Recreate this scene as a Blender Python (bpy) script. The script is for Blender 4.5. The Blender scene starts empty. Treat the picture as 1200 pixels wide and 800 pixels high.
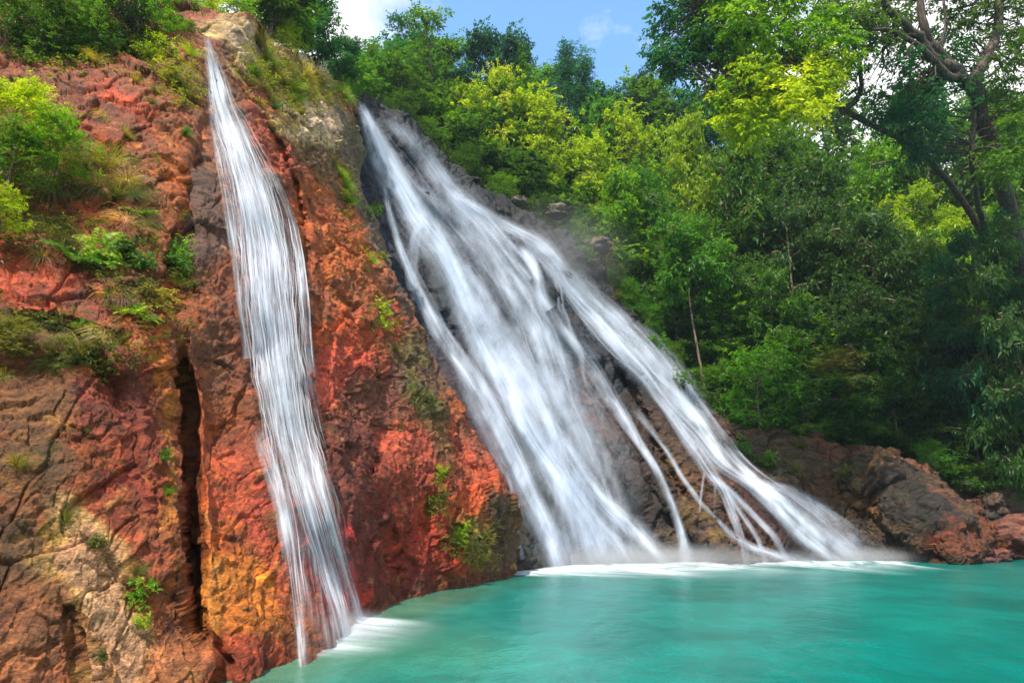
import bpy, math, random
import numpy as np
from mathutils import Vector
from mathutils.bvhtree import BVHTree

# ------------------------------------------------------------------ camera, sky, sun, exposure
PITCH = math.radians(14.5); CAM_H = 1.7; F = 800.0
scn = bpy.context.scene
cam = bpy.data.cameras.new('camera'); cam.lens = 24.0; cam.sensor_width = 36.0
cam.clip_start = 0.1; cam.clip_end = 3000
cam_o = bpy.data.objects.new('camera', cam); scn.collection.objects.link(cam_o)
cam_o.location = (0, 0, CAM_H); cam_o.rotation_euler = (math.pi/2 + PITCH, 0, 0)
scn.camera = cam_o

SUN_DIR = Vector((-0.26, -0.42, 0.87)).normalized()          # towards the sun
SUN_EL = math.asin(SUN_DIR.z); SUN_AZ = math.atan2(SUN_DIR.x, SUN_DIR.y)
world = bpy.data.worlds.new('World'); scn.world = world; world.use_nodes = True
wn = world.node_tree; wn.nodes.clear()
w_out = wn.nodes.new('ShaderNodeOutputWorld'); w_bg = wn.nodes.new('ShaderNodeBackground')
w_sky = wn.nodes.new('ShaderNodeTexSky'); w_sky.sky_type = 'NISHITA'; w_sky.sun_disc = False
w_sky.sun_elevation = SUN_EL; w_sky.sun_rotation = SUN_AZ
w_sky.air_density = 1.0; w_sky.dust_density = 0.6; w_sky.ozone_density = 1.5
w_bg.inputs['Strength'].default_value = 0.14
# clouds: soft cumulus in the sky itself, by direction
w_tc = wn.nodes.new('ShaderNodeTexCoord')
w_map = wn.nodes.new('ShaderNodeMapping'); w_map.inputs['Scale'].default_value = (2.2, 2.2, 3.2)
w_map.inputs['Location'].default_value = (0.35, 0.0, 0.1)
w_noise = wn.nodes.new('ShaderNodeTexNoise'); w_noise.inputs['Scale'].default_value = 1.5
w_noise.inputs['Detail'].default_value = 8; w_noise.inputs['Roughness'].default_value = 0.58
w_ramp = wn.nodes.new('ShaderNodeValToRGB')
w_ramp.color_ramp.elements[0].position = 0.44; w_ramp.color_ramp.elements[1].position = 0.62
w_sep = wn.nodes.new('ShaderNodeSeparateXYZ')
# the cloud bank hangs to the left of the falls and another far right
w_mr = wn.nodes.new('ShaderNodeMapRange'); w_mr.inputs['From Min'].default_value = 0.02; w_mr.inputs['From Max'].default_value = -0.26
w_mr.inputs['To Min'].default_value = 0.0; w_mr.inputs['To Max'].default_value = 0.40
w_mr2 = wn.nodes.new('ShaderNodeMapRange'); w_mr2.inputs['From Min'].default_value = 0.22; w_mr2.inputs['From Max'].default_value = 0.45
w_mr2.inputs['To Min'].default_value = 0.0; w_mr2.inputs['To Max'].default_value = 0.34
w_add = wn.nodes.new('ShaderNodeMath'); w_add.operation = 'ADD'
w_add2 = wn.nodes.new('ShaderNodeMath'); w_add2.operation = 'ADD'
w_add3 = wn.nodes.new('ShaderNodeMath'); w_add3.operation = 'ADD'; w_add3.inputs[1].default_value = -0.17
w_mix = wn.nodes.new('ShaderNodeMixRGB'); w_mix.inputs['Color2'].default_value = (6.4, 6.3, 6.3, 1)
w_tint = wn.nodes.new('ShaderNodeMixRGB'); w_tint.blend_type = 'MULTIPLY'; w_tint.inputs['Fac'].default_value = 1.0
w_tint.inputs['Color2'].default_value = (1.25, 1.60, 1.70, 1)
L = wn.links.new
L(w_tc.outputs['Generated'], w_map.inputs['Vector']); L(w_map.outputs[0], w_noise.inputs['Vector'])
L(w_tc.outputs['Generated'], w_sep.inputs[0]); L(w_sep.outputs['X'], w_mr.inputs['Value']); L(w_sep.outputs['X'], w_mr2.inputs['Value'])
L(w_noise.outputs['Fac'], w_add.inputs[0]); L(w_mr.outputs[0], w_add.inputs[1])
L(w_add.outputs[0], w_add2.inputs[0]); L(w_mr2.outputs[0], w_add2.inputs[1]); L(w_add2.outputs[0], w_add3.inputs[0])
L(w_add3.outputs[0], w_ramp.inputs['Fac']); L(w_ramp.outputs['Color'], w_mix.inputs['Fac'])
L(w_sky.outputs['Color'], w_tint.inputs['Color1']); L(w_tint.outputs[0], w_mix.inputs['Color1'])
L(w_mix.outputs[0], w_bg.inputs['Color']); L(w_bg.outputs[0], w_out.inputs['Surface'])

sun = bpy.data.lights.new('sun', 'SUN'); sun.energy = 5.0; sun.angle = math.radians(0.6); sun.color = (1.0, 0.93, 0.82)
sun_o = bpy.data.objects.new('sun', sun); scn.collection.objects.link(sun_o)
sun_o.rotation_euler = SUN_DIR.to_track_quat('Z', 'Y').to_euler(); sun_o.location = (-20, -10, 60)

scn.view_settings.view_transform = 'Standard'; scn.view_settings.look = 'None'
scn.view_settings.exposure = 0.72; scn.view_settings.gamma = 1.0
scn.render.engine = 'CYCLES'
cy = scn.cycles
cy.max_bounces = 8; cy.diffuse_bounces = 3; cy.glossy_bounces = 2; cy.transmission_bounces = 4
cy.transparent_max_bounces = 48; cy.volume_bounces = 0
cy.use_denoising = True; cy.sample_clamp_indirect = 6.0
cy.caustics_reflective = False; cy.caustics_refractive = False

# ------------------------------------------------------------------ helpers
C = scn.collection
CP, SP = math.cos(PITCH), math.sin(PITCH)

def W(px, py, d):
    """point seen at (px, py) of the 1200x800 photograph, d metres north of the camera"""
    px, py, d = np.broadcast_arrays(np.asarray(px, float), np.asarray(py, float), np.asarray(d, float))
    xx = (px-600)/F; yy = (400-py)/F
    Y = CP - yy*SP; Z = SP + yy*CP
    return np.stack([xx/Y*d, d, CAM_H + Z/Y*d], -1)
def dw(py):
    """distance at which the pool surface shows at row py"""
    yy = (400-py)/F
    return -CAM_H*(CP - yy*SP)/(SP + yy*CP)
def proj(P):
    P = np.asarray(P, float); x = P[..., 0]; y = P[..., 1]; z = P[..., 2]-CAM_H
    f = y*CP + z*SP; u = -y*SP + z*CP
    return 600 + F*x/f, 400 - F*u/f

def srgb(r, g, b):
    def c(v):
        v /= 255.0
        return v/12.92 if v <= 0.04045 else ((v+0.055)/1.055)**2.4
    return np.array([c(r), c(g), c(b)])

_rs = np.random.RandomState(7)
_perm = np.concatenate([_rs.permutation(256)]*3)
_g = _rs.normal(size=(256, 3)); _g /= np.linalg.norm(_g, axis=1)[:, None]
def perlin(P):
    Pi = np.floor(P).astype(np.int64); f = P - Pi; Pi &= 255
    u = f*f*f*(f*(f*6-15)+10); r = 0
    for dx in (0, 1):
        wx = u[..., 0] if dx else 1-u[..., 0]
        for dy in (0, 1):
            wy = u[..., 1] if dy else 1-u[..., 1]
            for dz in (0, 1):
                wz = u[..., 2] if dz else 1-u[..., 2]
                h = _perm[_perm[_perm[(Pi[..., 0]+dx) & 255]+((Pi[..., 1]+dy) & 255)]+((Pi[..., 2]+dz) & 255)]
                gg = _g[h]
                dd = gg[..., 0]*(f[..., 0]-dx)+gg[..., 1]*(f[..., 1]-dy)+gg[..., 2]*(f[..., 2]-dz)
                r = r + wx*wy*wz*dd
    return r*1.5
def fbm(P, octv=4, gain=0.5, ridged=False):
    a = 1.0; r = 0; P = np.array(P, float)
    for o in range(octv):
        n = perlin(P)
        if ridged: n = 1-2*np.abs(n)
        r = r + a*n; a *= gain; P = P*2.03 + 17.3
    return r
_cj = _rs.rand(4096, 3); _ct = _rs.normal(size=(4096, 3)); _ch = _rs.rand(4096)
def facets(P, tilt=0.6):
    """broken-rock relief: every cell is a plane of its own height and tilt; also returns crack closeness"""
    Pi = np.floor(P).astype(np.int64)
    best = np.full(P.shape[:-1], 1e9); best2 = best.copy(); val = np.zeros(P.shape[:-1])
    for dx in (-1, 0, 1):
        for dy in (-1, 0, 1):
            for dz in (-1, 0, 1):
                c = Pi + np.array([dx, dy, dz])
                h = (c[..., 0]*73856093 ^ c[..., 1]*19349663 ^ c[..., 2]*83492791) & 4095
                v = P - (c + _cj[h]); d = (v**2).sum(-1)
                m = d < best
                best2 = np.where(m, best, np.minimum(best2, d))
                val = np.where(m, _ch[h]-0.5 + tilt*(_ct[h]*v).sum(-1), val)
                best = np.where(m, d, best)
    return val, np.sqrt(best2)-np.sqrt(best)

def tps_fit(pts, vals, smooth=1e-4):
    pts = np.asarray(pts, float); n = len(pts)
    r2 = ((pts[:, None]-pts[None])**2).sum(-1)
    K = 0.5*r2*np.log(np.maximum(r2, 1e-12)) + smooth*np.eye(n)
    Pm = np.hstack([np.ones((n, 1)), pts])
    A = np.zeros((n+3, n+3)); A[:n, :n] = K; A[:n, n:] = Pm; A[n:, :n] = Pm.T
    sol = np.linalg.solve(A, np.concatenate([vals, np.zeros(3)]))
    def ev(Q):
        Q = np.asarray(Q, float); sh = Q.shape[:-1]; q = Q.reshape(-1, 2); out = np.empty(len(q))
        for s in range(0, len(q), 60000):
            qq = q[s:s+60000]; rr = ((qq[:, None]-pts[None])**2).sum(-1)
            out[s:s+60000] = (0.5*rr*np.log(np.maximum(rr, 1e-12)))@sol[:n] + sol[n] + qq@sol[n+1:]
        return out.reshape(sh)
    return ev

def seg_dist(px, py, line):
    """distance and signed side and along-fraction to a polyline in photo pixels"""
    best = np.full(px.shape, 1e9); side = np.zeros(px.shape); tt = np.zeros(px.shape); n = len(line)-1
    for i in range(n):
        ax, ay = line[i][:2]; bx, by = line[i+1][:2]
        vx, vy = bx-ax, by-ay; L2 = vx*vx+vy*vy
        t = np.clip(((px-ax)*vx+(py-ay)*vy)/L2, 0, 1)
        ex = px-(ax+t*vx); ey = py-(ay+t*vy); d = np.hypot(ex, ey); m = d < best
        best = np.where(m, d, best); side = np.where(m, np.sign(vx*ey-vy*ex), side); tt = np.where(m, (i+t)/n, tt)
    return best, side, tt

def smoothstep(a, b, x):
    t = np.clip((x-a)/(b-a), 0, 1); return t*t*(3-2*t)

def grid_faces(nu, nv):
    i = np.arange(nu-1)[:, None]; j = np.arange(nv-1)[None]
    a = (i*nv+j).ravel(); b = ((i+1)*nv+j).ravel()
    return np.stack([a, b, b+1, a+1], 1)

def mesh_np(name, V, Fc, mat=None, smooth=True, cols=None, floats=None, uv=None):
    V = np.asarray(V, np.float32).reshape(-1, 3); Fc = np.asarray(Fc, np.int32); k = Fc.shape[1]
    me = bpy.data.meshes.new(name)
    me.vertices.add(len(V)); me.vertices.foreach_set('co', V.ravel())
    me.loops.add(Fc.size); me.loops.foreach_set('vertex_index', Fc.ravel())
    me.polygons.add(len(Fc)); me.polygons.foreach_set('loop_start', np.arange(0, Fc.size, k, dtype=np.int32))
    me.polygons.foreach_set('loop_total', np.full(len(Fc), k, np.int32))
    me.polygons.foreach_set('use_smooth', np.full(len(Fc), smooth, bool))
    me.update(calc_edges=True)
    if cols is not None:
        a = me.color_attributes.new('Col', 'FLOAT_COLOR', 'POINT')
        c4 = np.ones((len(V), 4), np.float32); c4[:, :3] = cols.reshape(-1, 3); a.data.foreach_set('color', c4.ravel())
    for nm, arr in (floats or {}).items():
        a = me.attributes.new(nm, 'FLOAT', 'POINT'); a.data.foreach_set('value', np.asarray(arr, np.float32).ravel())
    if uv is not None:
        u = me.uv_layers.new(name='UVMap'); u.data.foreach_set('uv', np.asarray(uv, np.float32).reshape(-1, 2)[Fc.ravel()].ravel())
    if mat: me.materials.append(mat)
    me.validate()
    return me
def link(name, me, parent=None, loc=None):
    o = bpy.data.objects.new(name, me); C.objects.link(o)
    if parent: o.parent = parent
    if loc is not None: o.location = loc
    return o
def tag(o, label, cat, group=None, kind=None):
    o['label'] = label; o['category'] = cat
    if group: o['group'] = group
    if kind: o['kind'] = kind
    return o
def empty(name, loc, rz=0):
    o = bpy.data.objects.new(name, None); C.objects.link(o); o.location = loc; o.rotation_euler = (0, 0, rz); o.empty_display_size = 0.2
    return o
class MB:
    """collects pieces and joins them to one mesh"""
    def __init__(s): s.v = []; s.f = []; s.n = 0; s.r = []
    def add(s, V, Fc, rnd=None):
        V = np.asarray(V, float).reshape(-1, 3); s.v.append(V); s.f.append(np.asarray(Fc)+s.n); s.n += len(V)
        s.r.append(np.full(len(V), 0.5) if rnd is None else rnd)
    def tube(s, pts, rad, k=7):
        pts = np.asarray(pts, float); n = len(pts); T = np.gradient(pts, axis=0); T /= np.linalg.norm(T, axis=1)[:, None]+1e-9
        ref = np.array([0.31, 0.9, 0.2]); A = np.cross(T, ref); A /= np.linalg.norm(A, axis=1)[:, None]+1e-9; B = np.cross(T, A)
        th = np.arange(k)*2*math.pi/k; rad = np.broadcast_to(rad, (n,))
        V = pts[:, None]+rad[:, None, None]*(np.cos(th)[None, :, None]*A[:, None]+np.sin(th)[None, :, None]*B[:, None])
        i = np.arange(n-1)[:, None]; j = np.arange(k)[None]; a = i*k+j; b = i*k+(j+1) % k
        s.add(V, np.stack([a, b, b+k, a+k], -1).reshape(-1, 4))
    def mesh(s, name, mat, smooth=True):
        if len({f.shape[1] for f in s.f}) > 1: s.f = [f if f.shape[1] == 3 else np.concatenate([f[:, [0, 1, 2]], f[:, [0, 2, 3]]]) for f in s.f]
        return mesh_np(name, np.concatenate(s.v), np.concatenate(s.f), mat, smooth, floats={'rnd': np.concatenate(s.r)})

# ------------------------------------------------------------------ materials
def new_mat(name):
    m = bpy.data.materials.new(name); m.use_nodes = True; t = m.node_tree; t.nodes.clear()
    return m, t, t.nodes.new('ShaderNodeOutputMaterial')
def N(t, kind, **kw):
    n = t.nodes.new(kind)
    for k, v in kw.items():
        if hasattr(n, k): setattr(n, k, v)
    return n
def rock_mat(name, scale=1.0, wet=0.5):
    m, t, out = new_mat(name); l = t.links.new
    at = N(t, 'ShaderNodeAttribute', attribute_name='Col'); tc = N(t, 'ShaderNodeTexCoord')
    mp = N(t, 'ShaderNodeMapping'); mp.inputs['Rotation'].default_value = (0.5, 0.6, 0.3); mp.inputs['Scale'].default_value = (1.0, 1.0, 2.2)
    l(tc.outputs['Object'], mp.inputs[0])
    n1 = N(t, 'ShaderNodeTexNoise'); n1.inputs['Scale'].default_value = 3.0*scale; n1.inputs['Detail'].default_value = 9; n1.inputs['Roughness'].default_value = 0.68
    n2 = N(t, 'ShaderNodeTexNoise'); n2.inputs['Scale'].default_value = 17*scale; n2.inputs['Detail'].default_value = 6; n2.inputs['Roughness'].default_value = 0.7
    vo = N(t, 'ShaderNodeTexVoronoi'); vo.feature = 'DISTANCE_TO_EDGE'; vo.inputs['Scale'].default_value = 2.6*scale
    wp = N(t, 'ShaderNodeMixRGB'); wp.blend_type = 'ADD'; wp.inputs['Fac'].default_value = 0.35
    for n in (n1, n2): l(mp.outputs[0], n.inputs['Vector'])
    l(mp.outputs[0], wp.inputs['Color1']); l(n1.outputs['Color'], wp.inputs['Color2']); l(wp.outputs[0], vo.inputs['Vector'])
    # tone variation of the stone itself
    r1 = N(t, 'ShaderNodeMapRange'); r1.inputs['From Min'].default_value = 0.30; r1.inputs['From Max'].default_value = 0.72
    r1.inputs['To Min'].default_value = 0.26; r1.inputs['To Max'].default_value = 1.75; l(n1.outputs['Fac'], r1.inputs['Value'])
    r2 = N(t, 'ShaderNodeMapRange'); r2.inputs['From Min'].default_value = 0.32; r2.inputs['From Max'].default_value = 0.70
    r2.inputs['To Min'].default_value = 0.45; r2.inputs['To Max'].default_value = 1.65; l(n2.outputs['Fac'], r2.inputs['Value'])
    r3 = N(t, 'ShaderNodeMapRange'); r3.inputs['From Min'].default_value = 0.0; r3.inputs['From Max'].default_value = 0.06
    r3.inputs['To Min'].default_value = 0.62; r3.inputs['To Max'].default_value = 1.0; l(vo.outputs['Distance'], r3.inputs['Value'])
    m1 = N(t, 'ShaderNodeMath', operation='MULTIPLY'); l(r1.outputs[0], m1.inputs[0]); l(r2.outputs[0], m1.inputs[1])
    m2 = N(t, 'ShaderNodeMath', operation='MULTIPLY'); l(m1.outputs[0], m2.inputs[0]); l(r3.outputs[0], m2.inputs[1])
    cb = N(t, 'ShaderNodeVectorMath', operation='SCALE'); l(at.outputs['Color'], cb.inputs[0]); l(m2.outputs[0], cb.inputs['Scale'])
    hs = N(t, 'ShaderNodeHueSaturation'); l(cb.outputs[0], hs.inputs['Color'])
    hr = N(t, 'ShaderNodeMapRange'); hr.inputs['To Min'].default_value = 0.488; hr.inputs['To Max'].default_value = 0.512
    n3 = N(t, 'ShaderNodeTexNoise'); n3.inputs['Scale'].default_value = 1.3*scale; n3.inputs['Detail'].default_value = 5; l(tc.outputs['Object'], n3.inputs['Vector'])
    l(n3.outputs['Fac'], hr.inputs['Value']); l(hr.outputs[0], hs.inputs['Hue'])
    b = N(t, 'ShaderNodeBsdfPrincipled'); l(hs.outputs[0], b.inputs['Base Color'])
    rr = N(t, 'ShaderNodeMapRange'); rr.inputs['From Min'].default_value = 0.3; rr.inputs['From Max'].default_value = 0.7
    rr.inputs['To Min'].default_value = 0.28+0.3*(1-wet); rr.inputs['To Max'].default_value = 0.75; l(n2.outputs['Fac'], rr.inputs['Value']); l(rr.outputs[0], b.inputs['Roughness'])
    b.inputs['Specular IOR Level'].default_value = 0.20+0.20*wet
    # long slanting fractures
    mpf = N(t, 'ShaderNodeMapping'); mpf.inputs['Rotation'].default_value = (0.3, -0.75, 0.5); mpf.inputs['Scale'].default_value = (0.5, 1.2, 2.6); l(tc.outputs['Object'], mpf.inputs[0])
    nf = N(t, 'ShaderNodeTexNoise'); nf.noise_type = 'RIDGED_MULTIFRACTAL'; nf.inputs['Scale'].default_value = 0.9*scale; nf.inputs['Detail'].default_value = 6; l(mpf.outputs[0], nf.inputs['Vector'])
    rf = N(t, 'ShaderNodeMapRange'); rf.inputs['From Min'].default_value = 0.15; rf.inputs['From Max'].default_value = 0.55; rf.inputs['To Min'].default_value = 0.62; rf.inputs['To Max'].default_value = 1.25; l(nf.outputs['Fac'], rf.inputs['Value'])
    m3_ = N(t, 'ShaderNodeMath', operation='MULTIPLY'); l(m2.outputs[0], m3_.inputs[0]); l(rf.outputs[0], m3_.inputs[1]); l(m3_.outputs[0], cb.inputs['Scale'])
    bf = N(t, 'ShaderNodeBump'); bf.inputs['Strength'].default_value = 0.8; bf.inputs['Distance'].default_value = 0.12/scale; l(rf.outputs[0], bf.inputs['Height'])
    bm = N(t, 'ShaderNodeBump'); bm.inputs['Strength'].default_value = 0.9; bm.inputs['Distance'].default_value = 0.09/scale; l(bf.outputs[0], bm.inputs['Normal'])
    bm2 = N(t, 'ShaderNodeBump'); bm2.inputs['Strength'].default_value = 1.0; bm2.inputs['Distance'].default_value = 0.045/scale
    l(n1.outputs['Fac'], bm.inputs['Height']); l(n2.outputs['Fac'], bm2.inputs['Height']); l(bm.outputs[0], bm2.inputs['Normal']); l(bm2.outputs[0], b.inputs['Normal'])
    l(b.outputs[0], out.inputs['Surface']); return m
M_ROCK = rock_mat('red_rock', 1.3, 0.6)
M_ROCKB = rock_mat('wet_rock', 0.8, 0.8)

def leaf_mat(name, trans=0.45, gloss=0.22):
    m, t, out = new_mat(name); l = t.links.new
    oi = N(t, 'ShaderNodeObjectInfo'); at = N(t, 'ShaderNodeAttribute', attribute_name='rnd')
    hs = N(t, 'ShaderNodeHueSaturation'); l(oi.outputs['Color'], hs.inputs['Color'])
    hr = N(t, 'ShaderNodeMapRange'); hr.inputs['To Min'].default_value = 0.525; hr.inputs['To Max'].default_value = 0.472
    vr = N(t, 'ShaderNodeMapRange'); vr.inputs['To Min'].default_value = 0.55; vr.inputs['To Max'].default_value = 1.6
    l(at.outputs['Fac'], hr.inputs['Value']); l(at.outputs['Fac'], vr.inputs['Value']); l(hr.outputs[0], hs.inputs['Hue']); l(vr.outputs[0], hs.inputs['Value'])
    b = N(t, 'ShaderNodeBsdfPrincipled'); l(hs.outputs[0], b.inputs['Base Color']); b.inputs['Roughness'].default_value = 0.42; b.inputs['Specular IOR Level'].default_value = gloss
    tr = N(t, 'ShaderNodeBsdfTranslucent'); tm = N(t, 'ShaderNodeMixRGB'); tm.blend_type = 'MULTIPLY'; tm.inputs['Fac'].default_value = 1
    tm.inputs['Color2'].default_value = (2.6, 2.1, 0.7, 1); l(hs.outputs[0], tm.inputs['Color1']); l(tm.outputs[0], tr.inputs['Color'])
    mx = N(t, 'ShaderNodeMixShader'); mx.inputs['Fac'].default_value = trans; l(b.outputs[0], mx.inputs[1]); l(tr.outputs[0], mx.inputs[2])
    l(mx.outputs[0], out.inputs['Surface']); return m
M_LEAF = leaf_mat('leaf')
M_BLADE = leaf_mat('grass_blade', 0.35, 0.2)

def bark_mat(name, c1, c2):
    m, t, out = new_mat(name); l = t.links.new
    tc = N(t, 'ShaderNodeTexCoord'); mp = N(t, 'ShaderNodeMapping'); mp.inputs['Scale'].default_value = (6, 6, 1.2); l(tc.outputs['Object'], mp.inputs[0])
    n = N(t, 'ShaderNodeTexNoise'); n.inputs['Scale'].default_value = 2.5; n.inputs['Detail'].default_value = 7; l(mp.outputs[0], n.inputs['Vector'])
    r = N(t, 'ShaderNodeValToRGB'); r.color_ramp.elements[0].position = 0.35; r.color_ramp.elements[1].position = 0.68
    r.color_ramp.elements[0].color = (*c1, 1); r.color_ramp.elements[1].color = (*c2, 1); l(n.outputs['Fac'], r.inputs['Fac'])
    b = N(t, 'ShaderNodeBsdfPrincipled'); b.inputs['Roughness'].default_value = 0.85; l(r.outputs[0], b.inputs['Base Color'])
    bm = N(t, 'ShaderNodeBump'); bm.inputs['Distance'].default_value = 0.04; l(n.outputs['Fac'], bm.inputs['Height']); l(bm.outputs[0], b.inputs['Normal'])
    l(b.outputs[0], out.inputs['Surface']); return m
M_BARK = bark_mat('bark', srgb(60, 48, 36), srgb(135, 115, 92))
M_BARK_D = bark_mat('dark_bark', srgb(42, 34, 30), srgb(105, 88, 72))

def soil_mat():
    m, t, out = new_mat('forest_soil'); l = t.links.new
    tc = N(t, 'ShaderNodeTexCoord'); n = N(t, 'ShaderNodeTexNoise'); n.inputs['Scale'].default_value = 0.8; n.inputs['Detail'].default_value = 10; n.inputs['Roughness'].default_value = 0.7; l(tc.outputs['Object'], n.inputs['Vector'])
    r = N(t, 'ShaderNodeValToRGB'); e = r.color_ramp.elements; e[0].position = 0.3; e[0].color = (*srgb(38, 34, 22), 1); e[1].position = 0.72; e[1].color = (*srgb(112, 84, 56), 1)
    k = e.new(0.5); k.color = (*srgb(52, 56, 28), 1); l(n.outputs['Fac'], r.inputs['Fac'])
    b = N(t, 'ShaderNodeBsdfPrincipled'); b.inputs['Roughness'].default_value = 0.95; l(r.outputs[0], b.inputs['Base Color'])
    bm = N(t, 'ShaderNodeBump'); bm.inputs['Distance'].default_value = 0.3; l(n.outputs['Fac'], bm.inputs['Height']); l(bm.outputs[0], b.inputs['Normal'])
    l(b.outputs[0], out.inputs['Surface']); return m
M_SOIL = soil_mat()

def falls_mat(name, su, sv, lo, hi, fine=3.2, bump=0.3, tmin=0.1, tmax=1.3, cd=(0.80, 0.82, 0.87), ct=(0.70, 0.77, 0.90)):
    """silky falling water: streaks stretched along the flow (UV in metres across / along), density per vertex"""
    m, t, out = new_mat(name); l = t.links.new
    uv = N(t, 'ShaderNodeUVMap'); at = N(t, 'ShaderNodeAttribute', attribute_name='dens')
    def streak(fx, fy, det, rough):
        mp = N(t, 'ShaderNodeMapping'); mp.inputs['Scale'].default_value = (fx, fy, 1); l(uv.outputs[0], mp.inputs[0])
        n = N(t, 'ShaderNodeTexNoise'); n.inputs['Scale'].default_value = 1.0; n.inputs['Detail'].default_value = det; n.inputs['Roughness'].default_value = rough
        l(mp.outputs[0], n.inputs['Vector']); return n
    a = streak(su, sv, 3, 0.55); b_ = streak(su*fine, sv*1.8, 4, 0.6)
    mixn = N(t, 'ShaderNodeMath', operation='MULTIPLY_ADD'); mixn.inputs[1].default_value = 0.62
    half = N(t, 'ShaderNodeMath', operation='MULTIPLY'); half.inputs[1].default_value = 0.38
    l(b_.outputs['Fac'], half.inputs[0]); l(a.outputs['Fac'], mixn.inputs[0]); l(half.outputs[0], mixn.inputs[2])
    mr = N(t, 'ShaderNodeMapRange'); mr.inputs['From Min'].default_value = lo; mr.inputs['From Max'].default_value = hi; mr.inputs['To Min'].default_value = tmin; mr.inputs['To Max'].default_value = tmax; l(mixn.outputs[0], mr.inputs['Value'])
    pw = N(t, 'ShaderNodeMath', operation='POWER'); pw.inputs[1].default_value = 1.35; l(at.outputs['Fac'], pw.inputs[0])
    al = N(t, 'ShaderNodeMath', operation='MULTIPLY'); al.use_clamp = True; l(mr.outputs[0], al.inputs[0]); l(pw.outputs[0], al.inputs[1])
    df = N(t, 'ShaderNodeBsdfDiffuse'); df.inputs['Color'].default_value = (*cd, 1)
    tr = N(t, 'ShaderNodeBsdfTranslucent'); tr.inputs['Color'].default_value = (*ct, 1)
    mx = N(t, 'ShaderNodeMixShader'); mx.inputs['Fac'].default_value = 0.35; l(df.outputs[0], mx.inputs[1]); l(tr.outputs[0], mx.inputs[2])
    bmp = N(t, 'ShaderNodeBump'); bmp.inputs['Strength'].default_value = bump; bmp.inputs['Distance'].default_value = 0.12; l(mixn.outputs[0], bmp.inputs['Height']); l(bmp.outputs[0], df.inputs['Normal'])
    tp = N(t, 'ShaderNodeBsdfTransparent'); m3 = N(t, 'ShaderNodeMixShader'); l(al.outputs[0], m3.inputs['Fac']); l(tp.outputs[0], m3.inputs[1]); l(mx.outputs[0], m3.inputs[2])
    l(m3.outputs[0], out.inputs['Surface']); return m
M_FALL_B = falls_mat('silky_water', 1.15, 0.07, 0.34, 0.66, 2.6, 0.10, 0.16, 1.10, (0.72, 0.79, 0.90), (0.58, 0.72, 0.95))
M_FALL_A = falls_mat('lacy_water', 7.0, 0.55, 0.38, 0.60, 3.0, 0.3, 0.02, 1.25)

def foam_mat():
    m, t, out = new_mat('foam'); l = t.links.new
    uv = N(t, 'ShaderNodeUVMap'); at = N(t, 'ShaderNodeAttribute', attribute_name='dens')
    mp = N(t, 'ShaderNodeMapping'); mp.inputs['Scale'].default_value = (1.6, 0.9, 1); l(uv.outputs[0], mp.inputs[0])
    n = N(t, 'ShaderNodeTexNoise'); n.inputs['Scale'].default_value = 1.0; n.inputs['Detail'].default_value = 6; n.inputs['Distortion'].default_value = 0.6; l(mp.outputs[0], n.inputs['Vector'])
    mr = N(t, 'ShaderNodeMapRange'); mr.inputs['From Min'].default_value = 0.34; mr.inputs['From Max'].default_value = 0.66; mr.inputs['To Min'].default_value = 0.15; mr.inputs['To Max'].default_value = 1.2; l(n.outputs['Fac'], mr.inputs['Value'])
    pw = N(t, 'ShaderNodeMath', operation='POWER'); pw.inputs[1].default_value = 1.6; l(at.outputs['Fac'], pw.inputs[0])
    al = N(t, 'ShaderNodeMath', operation='MULTIPLY'); al.use_clamp = True; l(mr.outputs[0], al.inputs[0]); l(pw.outputs[0], al.inputs[1])
    df = N(t, 'ShaderNodeBsdfDiffuse'); df.inputs['Color'].default_value = (0.70, 0.78, 0.82, 1)
    tp = N(t, 'ShaderNodeBsdfTransparent'); m3 = N(t, 'ShaderNodeMixShader'); l(al.outputs[0], m3.inputs['Fac']); l(tp.outputs[0], m3.inputs[1]); l(df.outputs[0], m3.inputs[2])
    l(m3.outputs[0], out.inputs['Surface']); return m
M_FOAM = foam_mat()

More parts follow.
